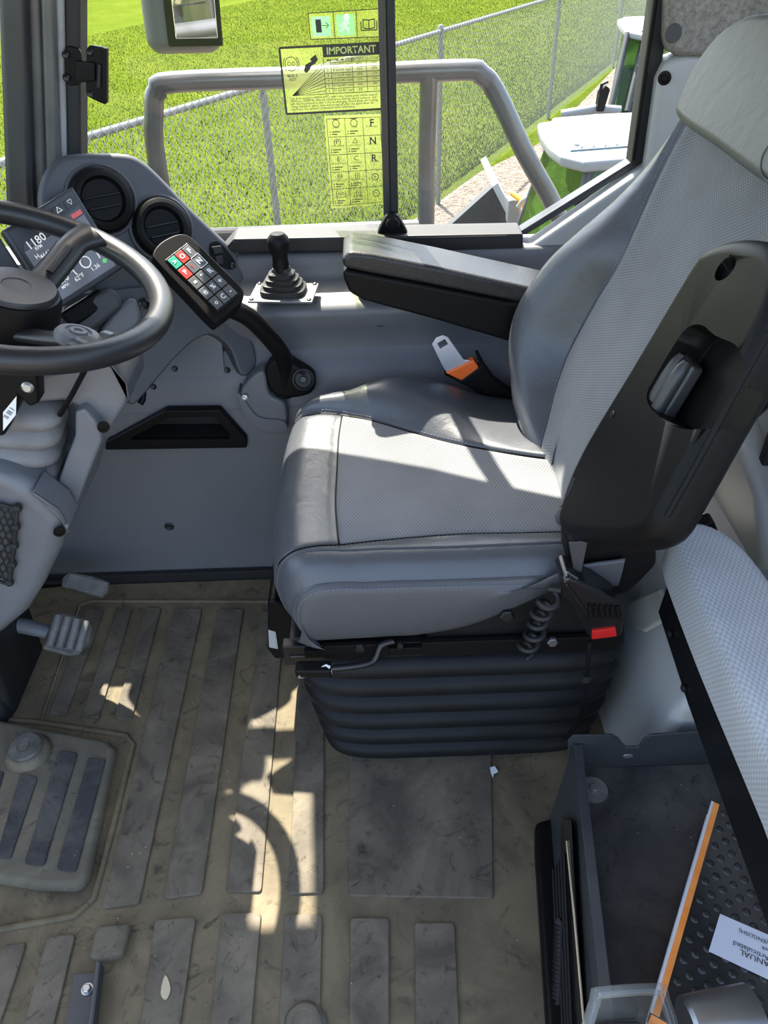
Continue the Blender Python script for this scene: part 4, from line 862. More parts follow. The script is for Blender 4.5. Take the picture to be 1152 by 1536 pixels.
cu = bpy.data.objects.new('cushion', None); put(cu, seat)
patch('side_panel', Dn, 0, ni, 0, jA, 'vinylside', cu, flip=True); patch('side_bolster', Dn, 0, ni, jA, jB, 'vinyl', cu, flip=True)
patch('front_roll', Dn, 0, iS, jB, jC, 'vinyl', cu, flip=True); patch('center_panel', Dn, iS, ni, jB, jC, 'fabric', cu, flip=True)
patch('side_bolster', Dn, 0, ni, jC, nj, 'vinyl', cu, flip=True)
up3 = np.array([0, 0, .0008])
def rrect2(c, a, b, n=64, e=.30): return [Vector((c.x+a*math.copysign(abs(math.cos(t))**e, math.cos(t)), c.y+b*math.copysign(abs(math.sin(t))**e, math.sin(t)), c.z)) for t in np.linspace(0, 2*math.pi, n+1)[:-1]]
def seam(pts, r_, mat, par): tube('seam_piping', [Vector(p) for p in pts], r_, mat, par, 6)
seam(Dn[:, jA]+up3, .0022, 'vinyl', cu); seam(Dn[:, 6*nsub]+np.array([0, -.0006, .0004]), .0018, 'vinyl', cu); seam(Dn[3*nsub:, jB]+up3, .0016, 'black', cu); seam(Dn[3*nsub:, jC]+up3, .0016, 'black', cu); seam(Dn[iS, jB:jC+1]+up3, .0014, 'black', cu)
plain('thread', (.17, .175, .185), .7)
def stitches(line, off, par, name='stitching', step=.0065):
    L_ = [Vector(p)+Vector(off) for p in line]; acc = 0; segs = []; d0 = None
    pts = [L_[0]]
    for a, b in zip(L_[:-1], L_[1:]):
        ln_ = (b-a).length; s0 = 0
        while acc+ln_-s0 >= step:
            s0 += step-acc; pts.append(a+(b-a)*(s0/ln_)); acc = 0
        acc += ln_-s0
    for a, b in zip(pts[:-1], pts[1:]): segs.append([lerp(a, b, .15), lerp(a, b, .8)])
    o = tubes(name, segs, .0007, 'thread', par, 4); tag(o, kind='stuff')
stitches(Dn[2:, jA-2], (0, -.0006, .0004), cu); stitches(Dn[12:, jB-2], (0, 0, .0006), cu); stitches(Dn[12:, jC+3], (0, -.0004, .0006), cu)
# underside pan of the cushion
box('cushion_pan', (.08, 1.03, .372), (.44, .42, .03), 'black', seat, .008)
# ---- backrest
AB = R(22); BN = Vector((-math.cos(AB), 0, math.sin(AB))); BL = Vector((math.sin(AB), 0, math.cos(AB))); B0 = Vector((.265, 0, .47))
def bp(s, y, n): return B0+BL*s+BN*n+Vector((0, y, 0))
def Bx(px, py, n): q = Pp(px, py, B0+BN*n, BN); return q
ysB = fx([0, .06, .10, .18, .27, .36, .42, .5, .6, .68], [1.05, 1.08, 1.13, 1.172, 1.176, 1.165, 1.19, 1.205, 1.205, 1.17])
nbB = fx([0, .05, .11, .16, .22, .28, .34, .40, .46, .56, .68], [.02, .05, .085, .100, .100, .088, .064, .038, .020, .008, -.01])
hwB = fx([0, .05, .10, .15, .3, .45, .55, .60, .64, .67], [.16, .20, .235, .252, .262, .255, .238, .215, .17, .11])
S_ = [0, .04, .08, .12, .17, .22, .28, .34, .40, .46, .52, .57, .61, .64, .66, .67]
G = []
for s in S_:
    h = hwB(s); ys = min(ysB(s), 1.03+h*.74); nb_ = nbB(s); y1 = 1.03+h; y0 = 1.03-h*.93; top = max(0, (s-.60)/.07); dn = -.055*top**2; bot = -.02 if s == 0 else 0
    wv = .012*math.sin(max(0, min(1, (s-.05)/.3))*math.pi)
    row = [(y0+.02, -.075), (y0-.004, -.05), (y0, -.01), (y0+.02, .022), (y0+.045, .02), (y0+.062, .008), (.93, .002+wv), (1.03, 0+wv), (ys-.05, .004+wv), (ys-.012, .014), (ys, .009), (ys+.010, .020), (ys+(y1-.04-ys)*.5, nb_*.72+.01), (y1-.04, nb_), (y1-.012, nb_-.022), (y1, nb_*.45-.03), (y1-.006, -.055), (y1-.03, -.08)]
    G.append([tuple(bp(s, y, n_+dn+bot)) for y, n_ in row])
Dn = refine(np.array(G), nsub); ni, nj = Dn.shape[0]-1, Dn.shape[1]-1
ba = bpy.data.objects.new('backrest', None); put(ba, seat)
j0, j1 = 5*nsub, 10*nsub
patch('side_bolster', Dn, 0, ni, 0, j0, 'vinyl', ba); patch('center_panel', Dn, 0, ni, j0, j1, 'fabricback', ba); patch('side_bolster', Dn, 0, ni, j1, nj, 'vinyl', ba)
fo = np.array(BN)*.0008
seam(Dn[:, j1]+fo, .0020, 'vinyl', ba); seam(Dn[:, j0]+fo, .0020, 'vinyl', ba); stitches(Dn[:, j1+2], tuple(np.array(BN)*.0012), ba)
# head pad with the embossed oval
hpnts = smooth_poly([bp(.542, 1.18, -.035), bp(.542, 1.03, -.035), bp(.542, .88, -.035), bp(.56, .850, -.035), bp(.61, .845, -.035), bp(.655, .87, -.035), bp(.682, .93, -.035), bp(.69, 1.03, -.035), bp(.682, 1.13, -.035), bp(.655, 1.19, -.035), bp(.61, 1.215, -.035), bp(.56, 1.205, -.035)], 4)
o = prism('head_pad', hpnts, BN*.078, 'vinylhead', ba, .022, 5, ang=50)
oc = Bx(1172, 238, .0432); lm = frame(oc, (0, 1, 0), BN)
oval = [lm @ Vector((.040*math.cos(t), .024*math.sin(t), 0)) for t in np.linspace(0, 2*math.pi, 33)[:-1]]
tube('embossed_oval', oval, .0012, 'vinylhead', ba, 6, True)
sh = smooth_poly([bp(.03, .91, -.07), bp(.03, 1.17, -.07), bp(.15, 1.265, -.07), bp(.45, 1.265, -.07), bp(.60, 1.22, -.07), bp(.66, 1.12, -.09), bp(.66, .94, -.09), bp(.60, .84, -.07), bp(.45, .80, -.07), bp(.16, .865, -.07)], 3)
prism('back_shell', sh, -BN*.05, 'black', ba, .02, 4, ang=50)
# ---- folded-up near armrest with its thumb wheel recess
NF = .080
face = smooth_poly([Bx(x, y, NF) for x, y in ((1062, 364), (1040, 384), (1000, 450), (940, 552), (880, 652), (850, 712), (834, 762), (831, 786), (840, 801), (866, 809), (930, 814), (972, 798), (1006, 742), (1060, 642), (1119, 537), (1158, 460), (1172, 400), (1158, 362), (1105, 352))], 3)
ar = bpy.data.objects.new('armrest', None); put(ar, seat); tag(ar, 'black plastic armrest folded up beside the backrest')
o = prism('armrest_shell', face, -BN*.055, 'black', ar, .020, 6, ang=50)
rec = smooth_poly([Bx(x, y, NF+.02) for x, y in ((1006, 484), (1028, 478), (1048, 494), (1078, 508), (1084, 532), (1072, 566), (1050, 612), (1026, 634), (988, 632), (954, 606), (948, 582), (960, 558), (984, 516))], 3)
c1 = prism('cutter', rec, -BN*.060, 'rubberblack', None, .004, 2, ang=50)
hp_ = Bx(1080, 384, NF+.02); c2 = lathe('cutter', [(.0125, 0), (.0125, -.06)], 'rubberblack', None, hp_, (-.55, -.45, .7), (0, 1, 0), 20)
cut(o, [c1, c2])
kc0, kc1 = Bx(1024, 536, NF-.016), Bx(976, 618, NF-.016); kw = Vector((0, -1, 0))
for k in range(3):
    of = kw*(k-.9)*.0165
    tube('thumb_wheel_rib', [lerp(kc0, kc1, t)+of+BN*(.005*math.sin(math.pi*min(1, max(0, .2+t*.6)))) for t in np.linspace(-.05, 1.05, 9)], [.005, .0085, .009, .009, .009, .009, .009, .0085, .005], 'knobgrey', ar, 10)
prism('thumb_wheel', [lerp(kc0, kc1, -.06)+kw*-.024, lerp(kc0, kc1, -.06)+kw*.028, lerp(kc0, kc1, 1.06)+kw*.028, lerp(kc0, kc1, 1.06)+kw*-.024], -BN*.016, 'knobgrey', ar, .004, 3)
tube('side_groove', [Bx(1152, 500, NF-.010), Bx(1110, 575, NF-.010), Bx(1040, 705, NF-.010), Bx(1000, 775, NF-.010)], .0035, 'black', ar, 8)
lathe('screw', [(.005, 0), (.005, .001), (.003, .0015), (.002, .0), (0, .0)], 'blackmetal', ar, Bx(919, 622, NF), BN, seg=14)
prism('inner_clip', [Bx(858, 716, NF+.001), Bx(862, 718, NF+.001), Bx(852, 742, NF+.001), Bx(846, 750, NF+.001)], -BN*.004, 'rubberblack', ar, .001, 1)
prism('pivot_block', [Yp(852, 815, .785), Yp(985, 785, .785), Yp(988, 850, .785), Yp(945, 895, .785), Yp(880, 905, .785), Yp(852, 870, .785)], (0, .06, 0), 'black', ar, .012, 3)
# ---- far armrest, lowered
fa = bpy.data.objects.new('armrest', None); put(fa, seat); tag(fa, 'black padded armrest lowered over the side console')
ya = 1.285
low_ = [Yp(515, 404, ya), Yp(514, 418, ya), Yp(524, 440, ya), Yp(545, 452, ya), Yp(650, 480, ya), Yp(772, 516, ya), Yp(812, 522, ya), Yp(830, 440, ya), Yp(770, 454, ya), Yp(640, 428, ya)]
prism('armrest_base', low_, (0, .095, 0), 'black', fa, .008, 3)
pad_ = [Yp(514, 402, ya-.003), Yp(513, 388, ya-.003), Yp(524, 378, ya-.003), Yp(560, 382, ya-.003), Yp(660, 402, ya-.003), Yp(770, 426, ya-.003), Yp(835, 440, ya-.003), Yp(835, 468, ya-.003), Yp(770, 453, ya-.003), Yp(640, 427, ya-.003), Yp(545, 409, ya-.003)]
prism('armrest_pad', pad_, (0, .105, 0), 'armpad', fa, .013, 5)
# ---- suspension: frame, rails, bellows
boxes('slide_frame', [((.085, .803, .325), (.50, .02, .045)), ((.085, 1.245, .325), (.50, .02, .045)), ((-.14, 1.02, .325), (.03, .44, .04)), ((.32, 1.02, .325), (.03, .44, .04))], 'blackmetal', seat, .003)
boxes('slide_rail', [((.10, .79, .338), (.46, .014, .016)), ((.20, .785, .345), (.30, .010, .030)), ((-.05, .785, .345), (.10, .010, .03))], 'black', seat, .002)
box('top_plate', (.095, 1.02, .322), (.50, .46, .012), 'blackmetal', seat, .003)
rings = []; zt, zb_ = .318, .028; nf = 6
for i in range(nf):
    for r_, t in ((-.010, .02), (.004, .16), (.010, .40), (.010, .62), (.003, .86), (-.012, .97)):
        T_ = (i+t)/nf; z = zt+(zb_-zt)*T_; gx = -.5*T_
        a, b = .266-.028*T_**1.6+r_, .236-.016*T_**1.6+r_
        rings.append(rrect2(Vector((.113+.010*T_, 1.02, z)), a, b))
loft('bellows', rings, 'bellows', seat, True, 60)
box('base_plate', (.09, 1.03, .016), (.40, .38, .020), 'zinc', seat, .003)
# front height lever
lv = bpy.data.objects.new('height_lever', None); put(lv, seat)
mt = frame(Yp(471, 1004, .755), (1, -.05, .03), (0, 0, 1)); bm = bmesh.new(); bx(bm, (0, 0, 0), (.055, .022, .018), .004, 3, mt); from_bm('handle', bm, 'black', lv)
prism('handle_mark', [Yp(482, 1000, .7435), Yp(489, 996, .7435), Yp(496, 999, .7435), Yp(494, 1003, .7435), Yp(489, 999, .7435)], (0, -.0006, 0), 'markwhite', lv, 0)
prism('handle_underside', [Yp(445, 1013, .745), Yp(498, 1006, .745), Yp(499, 1013, .745), Yp(447, 1019, .745)], (0, .018, 0), 'zinc', lv, .002, 2)
tube('lever_bar', [Yp(497, 1003, .752), Yp(540, 998, .757), Yp(562, 990, .765), Yp(572, 968, .775), Yp(590, 962, .78)], .0052, 'blackmetal', lv, 8, sm=3)
for (px, py, r_, mm) in ((760, 922, .011, 'blackmetal'), (828, 961, .0085, 'steel'), (540, 970, .009, 'blackmetal'), (600, 965, .006, 'blackmetal')):
    lathe('bolt', [(r_, 0), (r_, .005), (r_*.8, .007), (0, .007)], mm, seat, Yp(px, py, .782), (0, -1, .1), seg=6, smooth=20)
prism('side_bracket', [Yp(735, 905, .795), Yp(790, 880, .795), Yp(850, 850, .795), Yp(885, 880, .795), Yp(905, 985, .795), Yp(640, 990, .795), Yp(640, 950, .795)], (0, .02, 0), 'blackmetal', seat, .004, 2)
sc_ = prism('control_cover', [Yp(401, 903, .93), Yp(410, 900, .93), Yp(470, 930, .93), Yp(480, 985, .93), Yp(412, 990, .93), Yp(401, 975, .93)], (0, .16, 0), 'black', seat, .006, 3); prism('control_face', [Yp(402, 945, .929), Yp(414, 948, .929), Yp(418, 975, .929), Yp(403, 972, .929)], (0, .1, 0), 'greywall', seat, .003, 2)
# ---- near belt buckle housing with red button
bu = bpy.data.objects.new('belt_buckle', None); put(bu, seat); tag(bu, 'ribbed black belt buckle housing with a red release button')
yb_ = .735
prism('buckle_body', [Yp(x, y, yb_) for x, y in ((842, 874), (852, 866), (868, 872), (898, 885), (930, 908), (936, 925), (934, 952), (926, 958), (890, 960), (880, 952), (862, 918), (846, 895))], (0, .05, 0), 'black_gloss', bu, .006, 3)
for k in range(6): tube('grip_rib', [Yp(884+k*8.3, 906+k*.6, yb_-.001), Yp(887+k*8.3, 926+k*.3, yb_-.003)], .0028, 'black', bu, 6)
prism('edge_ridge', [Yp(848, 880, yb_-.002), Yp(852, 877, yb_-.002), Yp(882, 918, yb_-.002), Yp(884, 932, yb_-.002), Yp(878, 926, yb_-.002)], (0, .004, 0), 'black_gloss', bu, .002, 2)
prism('release_button', [Yp(888, 947, yb_-.004), Yp(924, 942, yb_-.004), Yp(926, 955, yb_-.004), Yp(888, 960, yb_-.004)], (0, .012, 0), 'red', bu, .002, 2)
prism('belt_webbing', [Yp(853, 814, .765), Yp(882, 812, .765), Yp(872, 862, .757), Yp(862, 866, .757)], (0, .003, 0), 'traymetal', bu, .001, 1)
tube('buckle_wire', [Yp(846, 866, .733), Yp(850, 858, .733), Yp(856, 862, .735), Yp(866, 868, .737)], .0016, 'steel', bu, 6, sm=3)
tube('buckle_cable', [Yp(884, 962, .74), Yp(882, 1000, .735), Yp(878, 1045, .745), Yp(866, 1085, .755), Yp(846, 1108, .76)], .0032, 'black', bu, 8, sm=4)
lathe('cable_clip', [(.007, -.006), (.007, .006)], 'rubberblack', bu, Yp(880, 1016, .738), (0, 0, 1), seg=10)
# coiled cord
pa0, pa1 = Yp(826, 893, .755), Yp(787, 980, .765); axc = (pa1-pa0); Lc = axc.length; mc = frame(pa0, (0, 1, 0), axc)
hel = [mc @ Vector(((.012+.002*math.sin(t*.7))*math.cos(t), (.012+.002*math.sin(t*.7))*math.sin(t), Lc*t/(2*math.pi*5.5))) for t in np.linspace(0, 2*math.pi*5.5, 120)]
tube('coiled_cord', [Yp(842, 886, .76)]+hel, .0042, 'rubberblack', seat, 8)
# ---- far belt buckle and tongue
fb = thing('belt_tongue', 'silver seat belt tongue latched in a buckle with orange button', 'seat belt', Yp(760, 605, 1.29))
yt = 1.275
tpl = prism('tongue_plate', [Yp(x, y, yt) for x, y in ((648, 517), (654, 507), (664, 503), (672, 506), (696, 540), (704, 540), (712, 546), (676, 562), (668, 556), (664, 550))], (0, .003, 0), 'tonguemetal', fb, .001, 2)
c1 = prism('cutter', [Yp(656, 519, yt-.01), Yp(668, 512, yt-.01), Yp(673, 520, yt-.01), Yp(661, 527, yt-.01)], (0, .03, 0), 'ink', None, 0); cut(tpl, [c1])
prism('release_button', [Yp(668, 560, yt-.004), Yp(711, 540, yt-.004), Yp(719, 552, yt-.004), Yp(693, 572, yt-.004)], (0, .018, 0), 'orange', fb, .003, 3)
prism('buckle_body', [Yp(x, y, yt-.006) for x, y in ((666, 563), (692, 571), (720, 551), (714, 535), (718, 532), (727, 549), (742, 571), (772, 592), (776, 610), (760, 612), (735, 602), (700, 580))], (0, .024, 0), 'black', fb, .003, 3)
text('buckle_mark', '<', 'red', fb, Yp(732, 588, yt-.0068), (1, 0, -.3), (0, -.3, 1), .010)
tube('buckle_stalk', [Yp(766, 602, 1.29), Yp(790, 622, 1.29), Yp(800, 660, 1.28)], .012, 'black', fb, 10)
boxes('belt_anchor', [(Yp(790, 580, 1.31), (.03, .02, .11)), (Yp(778, 552, 1.32), (.012, .02, .03))], 'blackmetal', fb, .004)
# ---- recline lever behind the seat
rl = bpy.data.objects.new('recline_lever', None); put(rl, seat)
prism('lever_blade', [Yp(x, y, .86) for x, y in ((1000, 800), (1040, 792), (1072, 783), (1079, 800), (1076, 812), (1030, 818), (1000, 820))], (0, .025, 0), 'black', rl, .004, 3)
prism('lever_mark', [Yp(1052, 800, .8592), Yp(1060, 792, .8592), Yp(1066, 795, .8592), Yp(1058, 801, .8592), Yp(1064, 806, .8592), Yp(1058, 808, .8592)], (0, -.0006, 0), 'markwhite', rl, 0)

# ================================================================== jump seat pad
jp = thing('jump_seat', 'grey woven jump seat pad on a black metal frame', 'jump seat', (.46, .55, .2))
o = prism('seat_pad', smooth_poly([Vector(p) for p in ((.402, .81, .452), (.415, .834, .452), (.455, .836, .452), (.487, .80, .452), (.502, .73, .452), (.505, .62, .452), (.505, .20, .452), (.388, .20, .452), (.390, .42, .452), (.392, .62, .452), (.397, .75, .452))], 3), (0, 0, .088), 'jumpfabric', jp, .030, 6, ang=50); boxuv(o)
prism('pad_board', [(.396, .21, .455), (.408, .80, .455), (.48, .77, .455), (.495, .21, .455)], (0, 0, -.012), 'black', jp, .004, 2)
prism('side_plate', [(.405, .79, .452), (.408, .80, .39), (.404, .64, .375), (.394, .22, .365), (.394, .22, .452)], (.010, 0, 0), 'black_gloss', jp, .003, 2)
for p in ((1005, 950), (1026, 1032)): lathe('rivet', [(.006, 0), (.006, .002), (.003, .004), (0, .004)], 'blackmetal', jp, Xp(p[0], p[1], .402), (-1, 0, 0), seg=10)
for yy in (.76, .30): box('hinge_post', (.575, yy, .425), (.18, .03, .05), 'blackmetal', jp, .004)
# ================================================================== storage tray
ty = thing('storage_tray', 'black metal storage tray standing on the floor below jump seat', 'tray', (.35, .45, 0))
ZT = .235; YB = .678
zb = Yp(872, 1152, YB).z
TL_, TF = Zp(860, 1118, ZT), Zp(912, 1600, ZT)
floorA, floorB = Zp(812, 1290, .006), Zp(834, 1600, .006)
dxy = (TF-TL_); dxy.z = 0; nrm_ = Vector((dxy.y, -dxy.x, 0)).normalized()
if nrm_.x > 0: nrm_ = -nrm_
TLb = Vector((TL_.x, TL_.y, .006)); TFb = Vector((TF.x, TF.y, .006))
prism('side_wall', [TL_, TF, TFb+Vector((-.015, 0, 0)), TLb+Vector((-.015, 0, 0))], -nrm_*.004, 'traymetal', ty, .001, 2)
prism('rim_flange', [TL_+nrm_*.001, TF+nrm_*.001, TF-nrm_*.013, TL_-nrm_*.013], (0, 0, .004), 'traymetal', ty, .0015, 2)
prism('tray_floor', [Vector((TL_.x, YB, zb)), Vector((TF.x, TF.y, zb)), Vector((.60, TF.y, zb)), Vector((.60, YB, zb))], (0, 0, -.004), 'traybottom', ty, .001, 1)
bkp = [Yp(x, y, YB) for x, y in ((853, 1152), (852, 1112), (860, 1104), (918, 1103), (928, 1108), (938, 1121), (958, 1121), (966, 1110), (976, 1103), (1055, 1098), (1130, 1096), (1130, 1150))]
prism('back_wall', bkp, (0, .004, 0), 'traymetal', ty, .0015, 2)
lathe('slot', [(.008, 0), (.0075, .0006), (0, .0006)], 'zinc', ty, Yp(942, 1134, YB), (0, -1, 0), seg=16, scale=(1, .6))
wc = Zp(890, 1185, zb)
lathe('washer', [(.0215, 0), (.0215, .002), (.006, .002)], 'plateworn', ty, wc, seg=32); lathe('bolt', [(.0068, .002), (.0068, .008), (.0055, .009), (0, .009)], 'plateworn', ty, wc, seg=6, smooth=20)
sp_ = nrm_*.012
def TW_(px, py, off=0): return Pp(px, py, TL_+Vector((-.008, 0, 0))+nrm_*off, nrm_)
prism('side_louvre', [TW_(845, 1225, .003), TW_(857, 1230, .003), TW_(880, 1600, .003), TW_(846, 1600, .003)], nrm_*.004, 'black_gloss', ty, .001, 2)
tube('side_rod', [TW_(850, 1262, .008), TW_(862, 1380, .008), TW_(878, 1560, .008)], .0016, 'leafdry', ty, 6)
tube('corrugated_hose', [TW_(842, 1380, .012)+nrm_*(.003*(k % 2)) + (TW_(836, 1580, .012)-TW_(842, 1380, .012))*(k/60) for k in range(61)], [(.008 if k % 2 else .0062) for k in range(61)], 'rubberblack', ty, 10)
for k in range(6): tube('vent_slat', [TW_(826+k*4, 1310-k*6, .010), TW_(838+k*4.5, 1600, .010)], .0028, 'black', ty, 6)
prism('side_skirt', [floorA+Vector((-.004, .05, 0)), floorA+Vector((-.012, 0, 0)), floorB+Vector((-.012, 0, 0)), TFb, TLb], (0, 0, .03), 'black', ty, .008, 3)
lathe('side_knob', [(.012, 0), (.012, .010), (.010, .013), (0, .013)], 'rubberblack', ty, TW_(822, 1253, .004), nrm_, seg=16)
# ---- operator's manual in the tray
bo = thing('manual', 'black covered manual with orange page edge and white label in tray', 'book', Zp(1060, 1400, zb+.004))
s0, s1 = Zp(1070, 1203, zb+.040), Zp(978, 1520, zb+.040); vv_ = Vector((s1-s0).yxz) if False else Vector((-(s1-s0).y, (s1-s0).x, 0)).normalized()
if vv_.x < 0: vv_ = -vv_
B4 = [s0, s1, s1+vv_*.17, s0+vv_*.17]
prism('page_block', [p+Vector((0, 0, -.004)) for p in B4], (0, 0, -.030), 'bookedge', bo, .001, 1)
prism('back_cover', [p+Vector((0, 0, -.0335)) for p in (B4[0]-vv_*.0015, B4[1]-vv_*.0015, B4[2], B4[3])], (0, 0, -.003), 'bookpages', bo, .0006, 1)
prism('front_cover', [p+Vector((0, 0, -.004)) for p in B4], (0, 0, .003), 'coverblack', bo, .0008, 1)
V = []; Fc = []
for i in range(11):
    for j in range(14):
        p = quad(B4, .04+i*.088*1.0+(.04 if j % 2 else 0), .12+j*.064)
        if p is None: continue
        u_, v_ = .12+j*.06, .04+i*.085
        p = quad(B4, .03+i*.09+(.045 if j % 2 else 0), .10+j*.065)
        if i > 9: continue
        o_ = len(V); nn = 10
        for (r_, h) in ((.0058, -.001), (.0048, .0010), (.0028, .0020)):
            for k in range(nn): t = 2*math.pi*k/nn; V.append(p+Vector((r_*math.cos(t), r_*math.sin(t), h-.001)))
        for a in range(2):
            for k in range(nn): Fc.append((o_+a*nn+k, o_+a*nn+(k+1) % nn, o_+(a+1)*nn+(k+1) % nn, o_+(a+1)*nn+k))
        Fc.append(tuple(o_+2*nn+k for k in range(nn)))
o = raw('cover_dimples', V, Fc, 'coverblack', bo, 60); tag(o, kind='stuff')
prism('orange_border', [B4[0], B4[1], B4[1]+vv_*.0085, B4[0]+vv_*.0085], (0, 0, .0012), 'bookedge', bo, .0004, 1); prism('white_edge', [B4[0]-vv_*.003, B4[1]-vv_*.003, B4[1]+vv_*.0006, B4[0]+vv_*.0006], (0, 0, .0016), 'bookpages', bo, .0004, 1)
zl = s0.z+.0012
LQ = [Zp(1080, 1371, zl), Zp(1063, 1427, zl), Zp(1200, 1492, zl), Zp(1216, 1430, zl)]
prism('cover_label', LQ, (0, 0, .0006), 'paperwhite', bo, 0)
xd = (LQ[0]-LQ[3]); yd = (LQ[1]-LQ[0])
for s_, (px, py), sz in (("OPERATOR'S MANUAL", (1109, 1427), .0105), ('460E-II Articulated', (1099, 1414), .0095), ('Dump Truck', (1142, 1421), .0072), ('L0  (ENGLISH)', (1108, 1395), .0075)):
    text('label_print', s_, 'ink', bo, Zp(px, py, zl+.0007), xd, yd, sz, align='RIGHT')
# ---- clear bin and steel cup at the tray's door side
cbn = thing('clear_bin', 'clear plastic bin clipped on the tray rim by the steel cup', 'bin', Zp(945, 1560, .25))
zc_ = .335
rim = [Zp(x, y, zc_) for x, y in ((893, 1500), (903, 1489), (985, 1484), (996, 1495), (1012, 1600), (880, 1600))]
tube('bin_rim', smooth_poly(rim, 4), .006, 'clearplastic', cbn, 8, True)
cc = sum(rim, Vector())/6
loft('bin_wall', [smooth_poly(rim, 4), smooth_poly([lerp(p, cc, .12)+Vector((0, 0, -.094)) for p in rim], 4)], 'clearplastic', cbn, False, 60)
poly('bin_bottom', smooth_poly([lerp(p, cc, .12)+Vector((0, 0, -.094)) for p in rim], 4), 'clearplastic', cbn)
prism('bin_insert', [lerp(p, cc, .2)+Vector((0, 0, -.092)) for p in rim], (0, 0, .02), 'coverblack', cbn, .004, 2)
cu_ = thing('steel_cup', 'brushed steel cup lying beside the clear bin', 'cup', Zp(1055, 1560, .25))
cA, cB = Zp(1030, 1548, .285), Zp(1110, 1538, .285)
lathe('cup_body', [(.030, 0), (.034, .004), (.036, .03), (.038, .07), (.0385, .075), (.036, .074)], 'steel', cu_, cA, (cB-cA), (0, 0, 1), 32)

# ================================================================== window decals
YD = YG-.004
plain('decalgreen', (.10, .55, .33), .5)
plain('decalyellow', (.55, .62, .18), .5)
plain('decaldark', (.035, .036, .025), .6)
def DQ(px): return [Yp(x, y, YD) for x, y in px]
def rect_on(name, q, u0, v0, u1, v1, mat, par, off=.0006):
    return poly(name, [quad(q, u, v)+Vector((0, -off, 0)) for u, v in ((u0, v0), (u1, v0), (u1, v1), (u0, v1))], mat, par)
def lines_on(name, q, segs, mat, par, w=.0006, off=.0008):
    V = []; Fc = []
    for (a, b) in segs:
        A_, B_ = quad(q, *a)+Vector((0, -off, 0)), quad(q, *b)+Vector((0, -off, 0)); d = (B_-A_).normalized(); n_ = Vector((-d.z, 0, d.x))*w; o_ = len(V)
        V += [A_-n_, B_-n_, B_+n_, A_+n_]; Fc.append((o_, o_+1, o_+2, o_+3))
    return raw(name, V, Fc, mat, par, 0)
def tx(q, s, u, v, size, mat, par, align='CENTER', thick=0):
    return text('print', s, mat, par, quad(q, u, v), q[1]-q[0], q[0]-q[3], size, .0009, align, thick)
def circ(q, u, v, r_, n=18, a0=0, a1=2*math.pi):
    ax = (q[1]-q[0]); ay = (q[3]-q[0]); lx, ly = ax.length, ay.length
    pts = [(u+r_*math.cos(t)/lx, v+r_*math.sin(t)/ly) for t in np.linspace(a0, a1, n)]; return list(zip(pts[:-1], pts[1:]))
# exit strip
q = DQ([(462, 20), (571, 13), (572, 55), (466, 59)])
d1 = thing('exit_decal', 'strip decal on the window with two mint green exit pictograms', 'decal', q[3])
prism('film', q, (0, .0008, 0), 'decal', d1, 0)
lines_on('outline', q, [((0, 0), (1, 0)), ((1, 0), (1, 1)), ((1, 1), (0, 1)), ((0, 1), (0, 0)), ((.345, 0), (.345, 1)), ((.66, 0), (.66, 1))], 'decaldark', d1)
rect_on('pictogram_panel', q, .035, .14, .30, .90, 'mint', d1); rect_on('door_mark', q, .09, .25, .17, .75, 'decaldark', d1, .0012)
lines_on('door_frame', q, [((.06, .22), (.26, .22)), ((.06, .82), (.26, .82))], 'white', d1, .001, .0013); tx(q, '→', .225, .5, .016, 'decaldark', d1)
rect_on('pictogram_panel', q, .38, .12, .63, .90, 'mint', d1)
man = circ(q, .525, .24, .0042)
rn = raw('running_figure', [quad(q, u, v)+Vector((0, -.0013, 0)) for u, v in ((.49, .36), (.53, .34), (.57, .46), (.545, .5), (.535, .46), (.53, .56), (.56, .64), (.55, .84), (.525, .84), (.525, .70), (.49, .62), (.47, .74), (.42, .74), (.42, .68), (.45, .66), (.475, .46), (.455, .50), (.44, .58), (.42, .56), (.445, .44))], [tuple(range(20))], 'figure', d1, 0)
lathe('running_head', [(.0052, 0), (.0052, .0004), (0, .0004)], 'figure', d1, quad(q, .525, .24)+Vector((0, -.001, 0)), (0, -1, 0), seg=16)
lines_on('book_symbol', q, [((.75, .35), (.83, .38)), ((.83, .38), (.91, .35)), ((.91, .35), (.91, .66)), ((.91, .66), (.83, .69)), ((.83, .69), (.75, .66)), ((.75, .66), (.75, .35)), ((.83, .38), (.83, .69)), ((.72, .42), (.72, .74)), ((.72, .74), (.94, .74)), ((.94, .74), (.94, .42))], 'decaldark', d1, .0008)
# important notice
q = DQ([(419, 72), (572, 64), (577, 163), (430, 171)])
d2 = thing('important_decal', 'important notice decal on the window with a grade speed table', 'decal', q[3])
prism('film', q, (0, .0008, 0), 'decal', d2, 0)
lines_on('border', q, [((0, 0), (1, 0)), ((1, 0), (1, 1)), ((1, 1), (0, 1)), ((0, 1), (0, 0))], 'decaldark', d2, .0017)
rect_on('title_bar', q, .42, .0, 1, .17, 'decaldark', d2); tx(q, 'IMPORTANT', .70, .085, .0150, 'decalyellow', d2, thick=.02)
seg_ = [((.42, .17), (.42, .72)), ((.70, .20), (.70, .72)), ((.84, .20), (.84, .72)), ((.08, .72), (1, .72)), ((.49, .20), (.49, .72))]
seg_ += [((.42, .25+k*.078), (1, .25+k*.078)) for k in range(7)]
seg_ += [((.08, .72), (.42, .25+k*.06)) for k in range(8)]
lines_on('table_rules', q, seg_, 'decaldark', d2, .00045)
